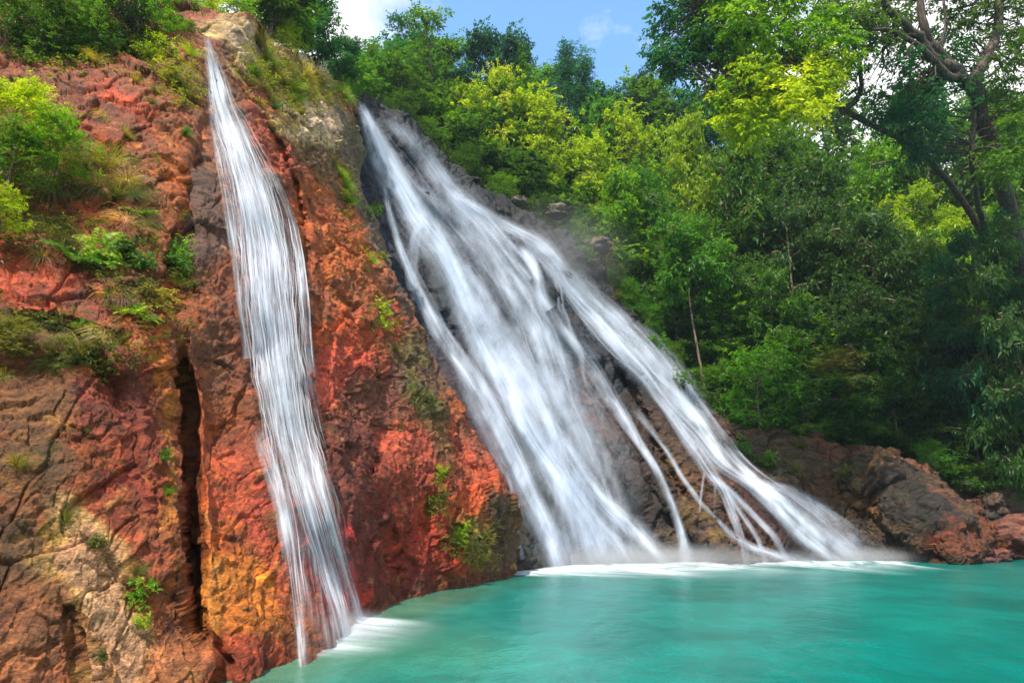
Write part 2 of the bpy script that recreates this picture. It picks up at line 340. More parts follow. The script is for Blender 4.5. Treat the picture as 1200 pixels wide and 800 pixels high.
def pool_mat():
    m, t, out = new_mat('pool_water'); l = t.links.new
    at = N(t, 'ShaderNodeAttribute', attribute_name='Col'); tc = N(t, 'ShaderNodeTexCoord')
    def nz(sc, s, det, dist=0.0):
        mp = N(t, 'ShaderNodeMapping'); mp.inputs['Scale'].default_value = (s[0], s[1], 1); mp.inputs['Rotation'].default_value = (0, 0, s[2]); l(tc.outputs['Object'], mp.inputs[0])
        n = N(t, 'ShaderNodeTexNoise'); n.inputs['Scale'].default_value = sc; n.inputs['Detail'].default_value = det; n.inputs['Distortion'].default_value = dist; l(mp.outputs[0], n.inputs['Vector']); return n
    a = nz(0.5, (1, 0.8, 0.5), 4, 0.8); b_ = nz(2.6, (1.0, 0.55, 0.4), 5, 0.5); c = nz(9.0, (1.0, 0.6, -0.3), 3, 0.3)
    r = N(t, 'ShaderNodeMapRange'); r.inputs['From Min'].default_value = 0.3; r.inputs['From Max'].default_value = 0.7; r.inputs['To Min'].default_value = 0.78; r.inputs['To Max'].default_value = 1.28; l(a.outputs['Fac'], r.inputs['Value'])
    r2 = N(t, 'ShaderNodeMapRange'); r2.inputs['From Min'].default_value = 0.35; r2.inputs['From Max'].default_value = 0.75; r2.inputs['To Min'].default_value = 0.92; r2.inputs['To Max'].default_value = 1.16; l(b_.outputs['Fac'], r2.inputs['Value'])
    mm = N(t, 'ShaderNodeMath', operation='MULTIPLY'); l(r.outputs[0], mm.inputs[0]); l(r2.outputs[0], mm.inputs[1])
    sc = N(t, 'ShaderNodeVectorMath', operation='SCALE'); l(at.outputs['Color'], sc.inputs[0]); l(mm.outputs[0], sc.inputs['Scale'])
    b = N(t, 'ShaderNodeBsdfPrincipled'); l(sc.outputs[0], b.inputs['Base Color']); b.inputs['Roughness'].default_value = 0.26; b.inputs['IOR'].default_value = 1.33; b.inputs['Specular IOR Level'].default_value = 0.30
    bm = N(t, 'ShaderNodeBump'); bm.inputs['Strength'].default_value = 0.45; bm.inputs['Distance'].default_value = 0.07; l(b_.outputs['Fac'], bm.inputs['Height'])
    bm2 = N(t, 'ShaderNodeBump'); bm2.inputs['Strength'].default_value = 0.2; bm2.inputs['Distance'].default_value = 0.02; l(c.outputs['Fac'], bm2.inputs['Height']); l(bm.outputs[0], bm2.inputs['Normal'])
    l(bm2.outputs[0], b.inputs['Normal']); l(b.outputs[0], out.inputs['Surface']); return m
M_POOL = pool_mat()

# ------------------------------------------------------------------ painted stone colours (albedo) with some shade painted in, in photo pixels
def paint(px, py, P, base, blobs):
    """stone of different kinds, some shade painted in: blobs (px, py, rx, ry, rotation deg, colour, strength) with ragged borders"""
    wx = px + 16*fbm(P*0.9, 4)+5*fbm(P*3.1+5, 3); wy = py + 16*fbm(P*0.9+31, 4)+5*fbm(P*3.1+9, 3)
    col = np.empty(px.shape+(3,)); col[:] = base
    for (cx, cy_, rx, ry, rot, c, s) in blobs:
        a = math.radians(rot); dx = wx-cx; dy = wy-cy_
        u = (dx*math.cos(a)+dy*math.sin(a))/rx; v = (-dx*math.sin(a)+dy*math.cos(a))/ry
        k = s*(1-smoothstep(0.55, 1.15, np.hypot(u, v)))[..., None]
        col = col*(1-k)+k*srgb(*c)
    return col

# ------------------------------------------------------------------ cliffs
def curve_at(pts, s):
    """point along a polyline whose third number (or equal spacing) is the parameter"""
    pts = np.asarray(pts, float)
    k = pts[:, 2] if pts.shape[1] > 2 else np.linspace(0, 1, len(pts))
    return np.stack([np.interp(s, k, pts[:, 0]), np.interp(s, k, pts[:, 1])], -1)
def coons(left, right, bottom, top, us, vs):
    Lc, Rc = curve_at(left, vs)[None], curve_at(right, vs)[None]
    Bc, Tc = curve_at(bottom, us)[:, None], curve_at(top, us)[:, None]
    u = us[:, None, None]; v = vs[None, :, None]
    p00, p10, p01, p11 = Bc[0, 0], Bc[-1, 0], Tc[0, 0], Tc[-1, 0]
    return (1-u)*Lc+u*Rc+(1-v)*Bc+v*Tc-((1-u)*(1-v)*p00+u*(1-v)*p10+(1-u)*v*p01+u*v*p11)
def normals(P):
    a = np.gradient(P, axis=0); b = np.gradient(P, axis=1); n = np.cross(a, b)
    n /= np.linalg.norm(n, axis=-1)[..., None]+1e-9
    s = np.sign((n*(np.array([0, 0, CAM_H])-P)).sum(-1)); s[s == 0] = 1
    return n*np.sign(np.median(s))
R1 = np.array([[0.80, 0.10, 0.59], [-0.36, 0.86, 0.35], [-0.47, -0.50, 0.73]])
def edge_round(us, vs, wu, wv):
    a = smoothstep(0, 1, (us-(1-wu))/wu)[:, None]*np.ones(len(vs))[None]
    b = np.ones(len(us))[:, None]*smoothstep(0, 1, (vs-(1-wv))/wv)[None]
    return a, b

# --- the red buttress on the left, with the narrow fall
A_bottom = [(-260, 980, 0), (60, 900, .33), (200, 870, .5), (300, 822, .6), (380, 778, .70), (435, 738, .77), (520, 712, .88), (608, 700, 1)]
A_top = [(-260, -170, 0), (60, -120, .33), (160, -70, .5), (215, -12, .58), (246, 10, .64), (292, 20, .72), (322, 52, .79), (350, 72, .86), (395, 97, .95), (412, 114, 1)]
A_left = [(-260, 980, 0), (-260, -170, 1)]
A_right = [(606, 700, 0), (606, 630, .12), (590, 566, .24), (562, 512, .34), (524, 450, .45), (490, 392, .55), (462, 322, .67), (434, 250, .79), (416, 182, .9), (410, 114, 1)]
A_ctrl = [(-260, 900, 4.6), (-260, 400, 6.3), (-260, 0, 9.5), (0, 900, 5.6), (0, 800, 6.1), (0, 600, 6.9), (0, 400, 8.2), (0, 200, 10.2), (0, 60, 12.2), (0, -150, 16),
          (100, 700, 7.0), (100, 450, 8.3), (100, 250, 10.6), (110, 95, 12.8), (110, -80, 17), (200, 800, 7.1), (200, 600, 8.3), (205, 400, 10.0), (205, 250, 11.8), (205, 110, 14.0), (200, 0, 17),
          (300, 820, 7.8), (300, 700, 9.1), (240, 500, 10.2), (240, 35, 16.8), (262, 140, 15.6), (290, 250, 14.1), (330, 450, 12.3), (360, 600, 11.2), (390, 742, 10.45), (435, 716, 13.4),
          (292, 20, 17.8), (322, 52, 20), (350, 72, 22.5), (412, 118, 31), (360, 150, 19.8), (400, 200, 23.5), (380, 300, 18), (440, 350, 20.2), (400, 450, 15.2), (430, 600, 14.2),
          (480, 500, 18.3), (520, 690, 17.4), (500, 600, 17.4), (605, 675, 21.6), (600, 560, 22.6), (541, 450, 23.2), (482, 322, 26.5), (450, 250, 28.3), (560, 600, 19.6)]
_c = np.array(A_ctrl); A_inv = tps_fit(_c[:, :2]/400, 1/_c[:, 2], 2e-4)
def A_depth(px, py): return 1/np.clip(A_inv(np.stack([px, py], -1)/400), 0.012, 0.3)
NU, NV = 700, 640
us = np.linspace(0, 1, NU); vs = np.linspace(0, 1, NV)
G = coons(A_left, A_right, A_bottom, A_top, us, vs); pxA, pyA = G[..., 0], G[..., 1]
dA = A_depth(pxA, pyA)
ea, eb = edge_round(us, vs, 0.05, 0.02)
dA = dA*(1+0.04*ea**2)
def groove(px, py, line, wl, wr, depth, d0=0.0):
    """furrow: wl px wide on the left of the (downward) line, wr px on its right"""
    dd, side, t = seg_dist(px, py, line); w = np.where(side > 0, wl, wr)
    taper = smoothstep(0, 0.3, t)*(1-smoothstep(0.9, 1, t)) if d0 == 0 else 1.0
    return depth*np.exp(-(dd/w)**2)*taper
wig = 7*fbm(np.stack([pxA/45, pyA/45, 0*pxA], -1), 3)
qx, qy = pxA+wig, pyA+0.6*wig
dA = dA + groove(qx, qy, [(206, 350), (212, 420), (222, 480), (222, 560), (226, 640), (230, 715), (243, 765)], 3, 8, 0.85)
dA = dA + groove(qx, qy, [(222, 520), (224, 600), (232, 720)], 4, 14, 0.3)
dA = dA + groove(qx, qy, [(250, 95), (228, 160), (212, 230), (205, 300), (207, 380)], 3, 20, 0.45)
dA = dA + groove(qx, qy, [(244, 740), (262, 775), (268, 830)], 3, 8, 0.35)
dA = dA + groove(qx, qy, [(285, 110), (322, 165), (345, 215), (358, 270), (366, 330)], 10, 4, 0.55)
dA = dA + groove(qx, qy, [(365, 330), (385, 400), (375, 470), (392, 560), (400, 640)], 10, 8, 0.35)
dA = dA + groove(qx, qy, [(392, 120), (400, 180), (425, 250), (470, 330), (500, 420), (540, 520), (560, 600)], 7, 7, 0.7)
dA = dA + groove(qx, qy, [(440, 420), (455, 500), (430, 560), (462, 640), (470, 700)], 7, 12, 0.5)
dA = dA + groove(qx, qy, [(330, 130), (370, 160), (410, 230)], 5, 5, 0.6)
dA = dA + groove(qx, qy, [(0, 372), (60, 378), (110, 392), (160, 415)], 4, 14, 0.28)
dA = dA + groove(qx, qy, [(0, 270), (40, 235), (90, 250)], 6, 14, 0.25)
dA = dA + groove(qx, qy, [(60, 690), (92, 740), (100, 800)], 5, 6, 0.18)
dA = dA + groove(qx, qy, [(55, 205), (90, 150), (150, 190), (190, 225)], 4, 6, 0.15)
# ledges across the narrow fall
for (y0, x0, x1, s) in ((128, 235, 300, .35), (205, 262, 330, .3), (330, 280, 350, .22), (250, 285, 330, .2), (590, 330, 380, .15)):
    inx = smoothstep(x0-15, x0+5, pxA)*(1-smoothstep(x1-5, x1+15, pxA))
    dA = dA - s*inx*smoothstep(y0-6, y0+4, qy)*np.exp(-np.clip(qy-y0, 0, None)/45)
PA = W(pxA, pyA, dA)
nA = normals(PA)
sc_ = np.sqrt(np.clip(dA/11, 0.7, 1.35))
Q = PA@R1.T*np.array([1, 1, 1.7])
f1, e1 = facets(Q*0.75+0.25*fbm(PA*0.8, 3)[..., None]); f2, e2 = facets(Q*2.1+3.1+0.25*fbm(PA*2, 3)[..., None]); f3, e3 = facets(Q*6.3+7.7)
dis = 0.30*fbm(PA*0.33, 3)+0.13*f1+0.045*f2+0.016*f3+0.035*fbm(PA*2.2+4, 4, 0.6)+0.022*fbm(Q*3.2+8, 4, 0.6, True)
dis = dis-0.05*(1-smoothstep(0, 0.05, e1))-0.02*(1-smoothstep(0, 0.05, e2))
chasm = np.exp(-(seg_dist(pxA+10*0-12, pyA, [(208, 372), (222, 480), (226, 640), (243, 765)])[0]/16)**2)
calm = np.exp(-(seg_dist(pxA, pyA, [(245, 60), (300, 240), (330, 450), (390, 740)])[0]/55)**2)
border = np.maximum(smoothstep(0.93, 1.0, us)[:, None], 0*vs[None])
PA = PA+nA*(dis*sc_*(1-0.55*calm)*(1-0.75*chasm))[..., None]
# return faces behind the right edge and behind the crest, so the buttress is a solid body
k = np.linspace(0, 1, 26)[1:]
ret = PA[-1][None]+(k[:, None, None]**1.3)*np.array([-2.5, 9.0, 0.0]); ret[..., 0] += 0.25*fbm(ret*0.7, 3)
PA2 = np.concatenate([PA, ret], 0)
top = PA2[:, -1][:, None]+(k[None, :, None]**1.3)*np.array([0.0, 12.0, 1.2]); top[..., 2] += 0.35*fbm(top*0.6, 3)*k[None]
PA2 = np.concatenate([PA2, top], 1)
pxc, pyc = proj(PA2)
pxc[:NU, :NV] = pxA; pyc[:NU, :NV] = pyA
A_base = srgb(158, 84, 56)
A_blobs = [
    (60, 60, 90, 40, 20, (150, 78, 58), .9), (120, 150, 110, 60, 35, (142, 72, 48), .9), (150, 130, 60, 14, 30, (196, 78, 46), .8), (110, 170, 40, 9, 40, (200, 84, 50), .6),
    (185, 180, 30, 60, 20, (172, 92, 54), .9), (200, 230, 22, 60, 5, (190, 98, 50), .9), (170, 260, 30, 60, 5, (150, 92, 56), .8), (60, 50, 45, 14, 30, (170, 120, 100), .6),
    (30, 310, 70, 50, 20, (192, 84, 68), .95), (100, 255, 40, 16, 10, (204, 74, 54), .9), (60, 345, 60, 30, 10, (186, 86, 72), .8), (60, 260, 50, 40, 0, (110, 74, 54), .6),
    (115, 340, 40, 40, 0, (146, 76, 72), .8), (150, 330, 30, 40, 0, (126, 82, 62), .7), (50, 385, 80, 20, 10, (74, 58, 44), .8),
    (170, 400, 40, 50, 0, (170, 80, 48), .8), (130, 470, 70, 60, 0, (136, 62, 56), .9), (160, 560, 60, 70, 0, (150, 66, 54), .9), (198, 430, 14, 90, 0, (198, 112, 56), .9), (200, 560, 12, 90, 0, (190, 120, 66), .7),
    (35, 480, 60, 70, 10, (122, 84, 62), .8), (30, 560, 50, 50, 0, (108, 78, 56), .75), (30, 430, 60, 30, 0, (112, 66, 48), .7), (70, 540, 30, 30, 0, (78, 66, 56), .6),
    (45, 700, 75, 110, 0, (150, 96, 76), .9), (20, 640, 40, 40, 0, (110, 82, 66), .8), (30, 770, 60, 40, 0, (168, 106, 90), .7), (50, 660, 22, 30, 0, (160, 128, 90), .6),
    (108, 665, 52, 66, -15, (244, 196, 150), 1), (90, 600, 40, 22, 20, (214, 168, 140), .8), (145, 735, 62, 46, 35, (246, 200, 156), 1), (165, 775, 70, 48, 10, (244, 196, 150), 1), (125, 640, 30, 26, 0, (206, 150, 134), .7), (205, 775, 30, 30, 0, (210, 150, 126), .8),
    (180, 640, 26, 60, 0, (162, 84, 72), .8), (70, 620, 25, 12, 0, (196, 150, 80), .6),
    (240, 270, 34, 62, 0, (104, 72, 74), .95), (235, 225, 22, 40, -10, (96, 66, 66), .9), (255, 180, 20, 50, -10, (122, 78, 66), .8), (232, 400, 26, 50, 0, (150, 82, 50), .8), (250, 480, 26, 60, 0, (164, 84, 54), .8), (262, 420, 18, 60, 0, (112, 74, 66), .7),
    (270, 620, 50, 90, 0, (200, 104, 60), .95), (260, 560, 30, 60, 0, (206, 92, 72), .7), (285, 700, 50, 60, 0, (214, 124, 66), .9), (300, 560, 22, 80, -8, (186, 84, 74), .8), (255, 700, 20, 60, 0, (218, 140, 80), .8), (295, 770, 50, 30, 0, (200, 90, 72), .8), (320, 640, 12, 80, -8, (206, 96, 84), .7), (222, 760, 40, 34, 0, (206, 124, 104), .8),
    (228, 620, 10, 120, 0, (98, 54, 36), .5),  # dark strip paints shade into the crevice
    (330, 430, 52, 190, -10, (118, 72, 70), .85), (300, 200, 40, 110, -22, (116, 84, 76), .8), (385, 660, 50, 100, -14, (168, 50, 56), .95), (340, 560, 40, 50, 0, (130, 66, 66), .6), (255, 80, 14, 60, 0, (120, 92, 80), .7), (400, 690, 22, 50, -15, (196, 56, 64), .8),
    (232, 110, 12, 40, 0, (140, 92, 54), .8), (270, 45, 40, 30, 20, (188, 152, 122), 1), (292, 65, 26, 46, -30, (214, 190, 160), .8), (310, 105, 12, 40, -35, (196, 158, 118), .8),
    (345, 110, 40, 36, 30, (178, 138, 84), .9), (370, 145, 42, 30, 30, (226, 206, 170), 1), (395, 150, 26, 26, 0, (214, 188, 156), .9), (340, 130, 22, 26, 0, (212, 176, 112), .8), (360, 85, 40, 20, 35, (176, 150, 92), .8), (385, 110, 30, 18, 35, (190, 142, 100), .7),
    (332, 120, 12, 30, -30, (92, 66, 62), .8), (325, 190, 16, 90, -28, (182, 80, 58), .95), (350, 240, 18, 60, -15, (118, 66, 58), .7), (375, 250, 40, 60, -20, (198, 100, 54), .95), (395, 205, 26, 30, 40, (206, 118, 66), .9), (370, 190, 30, 16, 40, (116, 88, 62), .8),
    (410, 300, 46, 44, 0, (192, 98, 48), .95), (430, 340, 40, 30, 0, (160, 86, 48), .8), (400, 390, 45, 26, 10, (204, 92, 52), .95), (408, 425, 44, 34, 0, (212, 88, 78), 1), (385, 450, 26, 40, 0, (210, 96, 90), .9), (445, 380, 26, 26, 0, (188, 84, 60), .8),
    (400, 200, 20, 40, -20, (120, 100, 88), .8), (425, 200, 26, 80, -22, (122, 100, 110), .95), (448, 280, 26, 60, -25, (116, 94, 104), .95), (400, 150, 8, 30, -20, (110, 100, 92), .8), (480, 350, 26, 60, -28, (112, 84, 92), .9), (470, 300, 20, 20, 0, (102, 88, 88), .8),
    (450, 470, 50, 50, 0, (120, 66, 62), .9), (500, 440, 40, 50, -25, (104, 72, 70), .9), (420, 560, 50, 90, -10, (104, 48, 50), .9), (470, 560, 50, 60, 0, (176, 76, 70), .8), (470, 520, 30, 20, 30, (196, 92, 84), .7), (440, 640, 40, 60, 0, (122, 48, 46), .9), (500, 640, 50, 50, 0, (166, 58, 46), .9),
    (530, 540, 40, 60, -25, (170, 78, 72), .7), (510, 500, 20, 50, -20, (112, 90, 66), .7), (550, 590, 26, 30, 0, (214, 96, 64), .9), (505, 600, 22, 26, 0, (200, 78, 60), .8), (570, 560, 22, 40, -25, (206, 92, 78), .7), (480, 680, 50, 24, 0, (116, 44, 38), .7),
    (590, 640, 26, 50, 0, (84, 62, 44), .95), (560, 640, 24, 40, 0, (116, 98, 40), .9), (540, 632, 12, 16, 0, (150, 142, 36), .8), (512, 560, 6, 14, 0, (156, 150, 40), .7), (515, 595, 8, 20, 0, (118, 104, 44), .7), (590, 600, 18, 30, 0, (92, 70, 56), .9), (490, 470, 16, 30, -20, (90, 92, 52), .7), (480, 410, 16, 26, 0, (86, 88, 50), .6),
    (560, 680, 60, 10, -8, (120, 66, 44), .7), (560, 520, 12, 40, -30, (150, 92, 94), .5), (425, 160, 10, 40, -20, (108, 100, 60), .7), (420, 180, 12, 20, 0, (94, 100, 62), .6),
]
colA = paint(pxc, pyc, PA2, A_base, A_blobs); painted = colA.copy(); buff = smoothstep(0.30, 0.50, colA[..., 1])[..., None]
fl = fbm(PA2*2.6+50, 4, 0.6); fl2 = fbm(PA2*0.8+20, 3)
pale = smoothstep(0.55, 0.9, fl)[..., None]*0.38; colA = colA*(1-pale)+pale*srgb(216, 160, 118)
dark = smoothstep(0.30, 0.75, -fl)[..., None]*0.55; colA = colA*(1-dark)+dark*srgb(78, 48, 38)
streak_ = smoothstep(0.25, 0.7, fbm(PA2*np.array([1.6, 1.6, 0.25])+80, 4))[..., None]*0.30; colA = colA*(1-streak_)+streak_*srgb(74, 46, 42)
moss = (smoothstep(0.35, 0.75, fbm(PA2*1.7+120, 4))*smoothstep(0.0, 0.5, fl2))[..., None]*0.20; colA = colA*(1-moss)+moss*srgb(104, 98, 42)
colA = colA*(1-0.30*(1-smoothstep(0, .06, e2)).max()*0)
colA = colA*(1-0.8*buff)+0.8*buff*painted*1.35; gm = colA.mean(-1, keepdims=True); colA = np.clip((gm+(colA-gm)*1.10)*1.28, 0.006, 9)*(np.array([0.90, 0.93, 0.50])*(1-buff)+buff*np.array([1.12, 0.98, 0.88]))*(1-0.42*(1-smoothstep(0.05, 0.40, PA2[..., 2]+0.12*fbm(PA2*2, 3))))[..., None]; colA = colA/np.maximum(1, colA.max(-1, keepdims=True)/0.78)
kl = np.linspace(1, 0, 60, endpoint=False)[:, None, None]; ext = PA2[0][None]+kl*np.array([-16.0, -3.0, 0.0]); ext += (np.minimum(1, kl*3))*(0.5*fbm(ext*0.4, 4)+0.25*facets(ext*0.7)[0])[..., None]*np.array([0.2, -1, 0.3])
PA2 = np.concatenate([ext, PA2], 0); colA = np.concatenate([np.clip(colA[0][None]*(1+0.4*fbm(ext*0.8, 4))[..., None], 0.01, 0.7), colA], 0)
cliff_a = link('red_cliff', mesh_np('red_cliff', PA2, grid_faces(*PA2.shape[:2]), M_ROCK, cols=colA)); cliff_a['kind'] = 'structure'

# --- the dark slab under the broad fall, with the right bank
B_top = [(340, 92, 0), (405, 104, .06), (440, 120, .10), (485, 150, .16), (520, 186, .21), (560, 216, .27), (612, 246, .33), (660, 274, .38), (702, 318, .43), (742, 374, .49), (790, 436, .55), (832, 484, .61),
         (900, 510, .68), (960, 517, .73), (1010, 527, .77), (1045, 526, .80), (1100, 562, .86), (1145, 600, .91), (1182, 648, .955), (1300, 668, 1)]
B_bottom = [(520, 702, 0), (600, 700, .06), (640, 690, .10), (700, 682, .16), (740, 680, .21), (780, 678, .27), (820, 678, .33), (870, 678, .38), (910, 676, .43), (960, 674, .49), (1010, 674, .55), (1050, 674, .61),
            (1080, 678, .68), (1105, 680, .73), (1125, 680, .77), (1140, 680, .80), (1165, 680, .86), (1185, 682, .91), (1205, 682, .955), (1300, 684, 1)]
B_left = [(520, 702, 0), (340, 92, 1)]; B_right = [(1300, 684, 0), (1300, 668, 1)]
B_ctrl = [(340, 92, 31.5), (420, 115, 33), (450, 130, 34.2), (520, 188, 36.2), (560, 216, 37), (612, 246, 37.8), (660, 274, 38), (702, 318, 37.6), (742, 374, 36.8), (790, 436, 36), (832, 484, 35.6),
          (500, 702, 22), (605, 672, 24.0), (660, 663, 26.9), (720, 658, 29), (780, 656.5, 29.6), (870, 657, 29.2), (960, 655.5, 30.5), (1060, 656.5, 29.8), (1130, 662, 27.5), (1180, 655, 30.5), (1300, 655, 31),
          (470, 300, 31.8), (500, 400, 30.0), (560, 520, 27.5), (540, 330, 33), (600, 420, 32), (640, 540, 29.4), (640, 350, 35), (700, 470, 32.4), (760, 560, 30.8), (740, 430, 34.2), (820, 530, 32.6), (880, 580, 31.4),
          (900, 512, 35.4), (960, 518, 35), (1045, 528, 32.5), (1000, 600, 31.8), (950, 560, 33), (1080, 600, 29.8), (1100, 562, 31.8), (1145, 602, 30.2), (1182, 648, 30)]
_c = np.array(B_ctrl); B_inv = tps_fit(_c[:, :2]/400, 1/_c[:, 2], 6e-4)
NUB, NVB = 820, 520
ub = np.linspace(0, 1, NUB); vb = np.linspace(0, 1, NVB)
G = coons(B_left, B_right, B_bottom, B_top, ub, vb); pxB, pyB = G[..., 0], G[..., 1]
dB = 1/B_inv(np.stack([pxB, pyB], -1)/400)
below = pyB > 664
def lens(px, py, line, w, h):
    dd, _, t = seg_dist(px, py, line); ww = np.interp(t, np.linspace(0, 1, len(w)), w)
    return h*np.sqrt(np.clip(1-(dd/ww)**2, 0, 1))
wigB = 6*fbm(np.stack([pxB/40, pyB/40, 0*pxB+3], -1), 3); qx, qy = pxB+wigB, pyB+0.5*wigB
dB = dB-lens(qx, qy, [(716, 402), (770, 470), (850, 580), (905, 650)], (6, 24, 42, 52), 1.5)      # rock between the streams
dB = dB-lens(qx, qy, [(752, 545), (810, 605), (868, 664)], (5, 12, 12), 0.9)
dB = dB-lens(qx, qy, [(740, 560), (800, 630), (830, 668)], (10, 30, 34), 0.7)
dB = dB-lens(qx, qy, [(1010, 560), (1080, 600), (1150, 655)], (26, 34, 22), 0.8)
dB = dB-lens(qx, qy, [(1040, 545), (1100, 585)], (16, 16), 0.45)
dB = dB-lens(qx, qy, [(505, 290), (515, 330), (520, 355)], (10, 16, 12), 0.8)
dB = dB-lens(qx, qy, [(590, 290), (640, 345)], (10, 14), 0.9)
dB = dB+groove(qx, qy, [(640, 262), (700, 352), (760, 440), (830, 520), (900, 580)], 18, 18, 0.7)
dB = dB+groove(qx, qy, [(585, 340), (560, 300), (540, 250)], 10, 8, 0.5)
for (x0, y0, x1, y1, s) in ((480, 215, 540, 260, .7), (560, 300, 640, 350, .9), (600, 360, 700, 420, .8), (520, 370, 590, 400, .6), (430, 150, 470, 165, .4), (640, 480, 720, 520, .4), (770, 380, 810, 440, .4), (840, 560, 920, 590, .5)):
    dd, side, t = seg_dist(qx, qy, [(x0, y0), (x1, y1)])
    dB = dB-s*np.where(side < 0, 0.0, 1.0)*0+(-s)*np.exp(-(dd/12)**2)
PB = W(pxB, pyB, dB); nB = normals(PB)
FL = np.array([12.4, -4.5, -24.0]); FL /= np.linalg.norm(FL)
Qs = PB-(PB@FL)[..., None]*FL*0.80
Qb = PB@R1.T*np.array([1, 1, 1.6])
g1, h1 = facets(Qb*0.42+0.25*fbm(PB*0.5, 3)[..., None]); g2, h2 = facets(Qb*1.15+3+0.2*fbm(PB*1.3, 3)[..., None]); g3, h3 = facets(Qb*3.3+5)
wetz = np.zeros(pxB.shape)
for ln, w in (([(430, 118), (520, 300), (640, 560), (710, 665)], 95), ([(560, 215), (650, 360), (740, 600)], 60), ([(600, 255), (700, 365), (820, 500), (960, 640)], 36)):
    wetz = np.maximum(wetz, 1-smoothstep(0.6, 1.1, seg_dist(pxB, pyB, ln)[0]/w))
disB = 0.35*fbm(PB*0.22+9, 3)+(1-0.6*wetz)*(0.34*g1+0.11*g2+0.035*g3-0.10*(1-smoothstep(0, 0.1, h1))-0.06*(1-smoothstep(0, 0.1, h2)))+0.10*fbm(PB*1.4, 4, 0.6)+0.22*fbm(Qs*0.9+3, 3, 0.5, True)*wetz+0.08*(1-wetz)*fbm(Qb*1.6, 4, 0.6, True)
PB = PB+nB*disB[..., None]
retB = PB[:, -1][:, None]+(k[None, :, None]**1.2)*np.array([1.0, 6.0, 0.8]); retB[..., 2] += 0.4*fbm(retB*0.5, 3)*k[None]
PB2 = np.concatenate([PB, retB], 1); pxc, pyc = proj(PB2); pxc[:, :NVB] = pxB; pyc[:, :NVB] = pyB
B_blobs = [
    (500, 300, 120, 190, -30, (92, 92, 108), .9), (460, 250, 30, 60, -20, (112, 96, 112), .8), (515, 320, 18, 50, 0, (84, 92, 78), .9), (650, 400, 80, 160, -30, (78, 86, 104), .9), (640, 330, 40, 30, 40, (52, 58, 74), .9), (560, 480, 40, 80, -30, (104, 82, 96), .8),
    (640, 600, 70, 80, 0, (80, 88, 92), .9), (600, 620, 22, 60, 0, (76, 72, 54), .9), (585, 560, 14, 60, -20, (168, 82, 66), .7),
    (720, 540, 50, 80, -20, (98, 84, 84), .9), (700, 480, 30, 60, -20, (140, 92, 70), .6), (740, 430, 30, 50, -35, (70, 74, 88), .9), (790, 530, 50, 90, -35, (98, 68, 54), .9), (850, 600, 60, 60, 0, (112, 66, 48), .9), (820, 640, 40, 26, 20, (96, 72, 70), .8), (760, 600, 30, 40, 0, (84, 66, 54), .8),
    (820, 610, 60, 8, 45, (128, 96, 52), .9), (900, 620, 40, 40, 0, (104, 62, 56), .8), (790, 560, 30, 20, 40, (140, 92, 62), .6), (870, 570, 20, 12, 0, (140, 80, 66), .6), (925, 650, 30, 16, 0, (66, 62, 70), .7),
    (700, 350, 30, 60, -40, (50, 46, 44), .9), (660, 290, 70, 30, 40, (44, 42, 42), 1), (560, 215, 60, 26, 40, (46, 46, 50), 1), (480, 150, 60, 26, 35, (40, 44, 52), 1), (780, 440, 30, 60, -38, (62, 50, 42), .9), (860, 500, 40, 22, 30, (128, 90, 72), .7),  # near-black blobs paint in the shade under the overhanging trees
    (930, 540, 60, 26, 15, (108, 86, 56), .9), (980, 570, 70, 40, 20, (122, 88, 54), .9), (1010, 600, 40, 14, 30, (144, 100, 58), .7), (900, 550, 30, 20, 0, (84, 82, 44), .8), (1000, 555, 24, 14, 0, (86, 90, 44), .7), (960, 610, 50, 30, 20, (100, 82, 64), .8),
    (985, 525, 60, 10, 10, (142, 84, 58), .8), (1048, 535, 22, 12, 0, (206, 160, 118), .9), (1075, 545, 30, 14, 30, (150, 88, 62), .9), (1060, 580, 50, 26, 30, (64, 50, 44), .9), (1090, 610, 40, 20, 30, (56, 48, 46), .9), (1030, 640, 50, 20, 10, (84, 66, 58), .8),
    (1105, 590, 30, 12, 35, (140, 90, 76), .7), (1150, 620, 26, 26, 30, (164, 88, 42), .95), (1120, 640, 40, 20, 20, (156, 84, 62), .9), (1090, 655, 40, 12, 10, (130, 72, 56), .8), (1200, 640, 30, 30, 0, (150, 88, 66), .8)]
colB = paint(pxc, pyc, PB2, srgb(96, 78, 64), B_blobs)
fl = fbm(PB2*1.3+50, 4, 0.6)
dark = smoothstep(0.15, 0.6, -fl)[..., None]*0.5; colB = colB*(1-dark)+dark*srgb(44, 38, 38)
pale = smoothstep(0.5, 0.9, fl)[..., None]*0.35; colB = colB*(1-pale)+pale*srgb(186, 140, 104)
moss = (smoothstep(0.3, 0.7, fbm(PB2*0.9+120, 4))*(1-0.7*np.pad(wetz, ((0, 0), (0, 25)))))[..., None]*0.45; colB = colB*(1-moss)+moss*srgb(74, 78, 34)
wz2 = np.pad(wetz, ((0, 0), (0, 25)), 'edge')[..., None]; upper = smoothstep(470, 300, pyc)[..., None]; colB = colB*(1-0.50*wz2)*(1-0.45*upper)*(1+upper*wz2*(np.array([0.85, 1.0, 1.25])-1)); colB = colB*(1-(1-wz2)*(1-np.array([0.98, 1.02, 0.78]))); colB = colB*(1-0.45*(1-smoothstep(0.05, 0.55, PB2[..., 2]+0.2*fbm(PB2*1.5, 3))))[..., None]; bank = smoothstep(840, 920, pxc)[..., None]*(1-wz2); colB = np.clip(colB*(1-(1-wz2)*0.15)*(1-bank*(1-np.array([0.80, 0.70, 0.58]))), 0.004, 0.8)  # upper slab colour also darkened to stand for shade below the trees
cliff_b = link('rock_slope', mesh_np('rock_slope', PB2, grid_faces(*PB2.shape[:2]), M_ROCKB, cols=colB)); cliff_b['kind'] = 'structure'

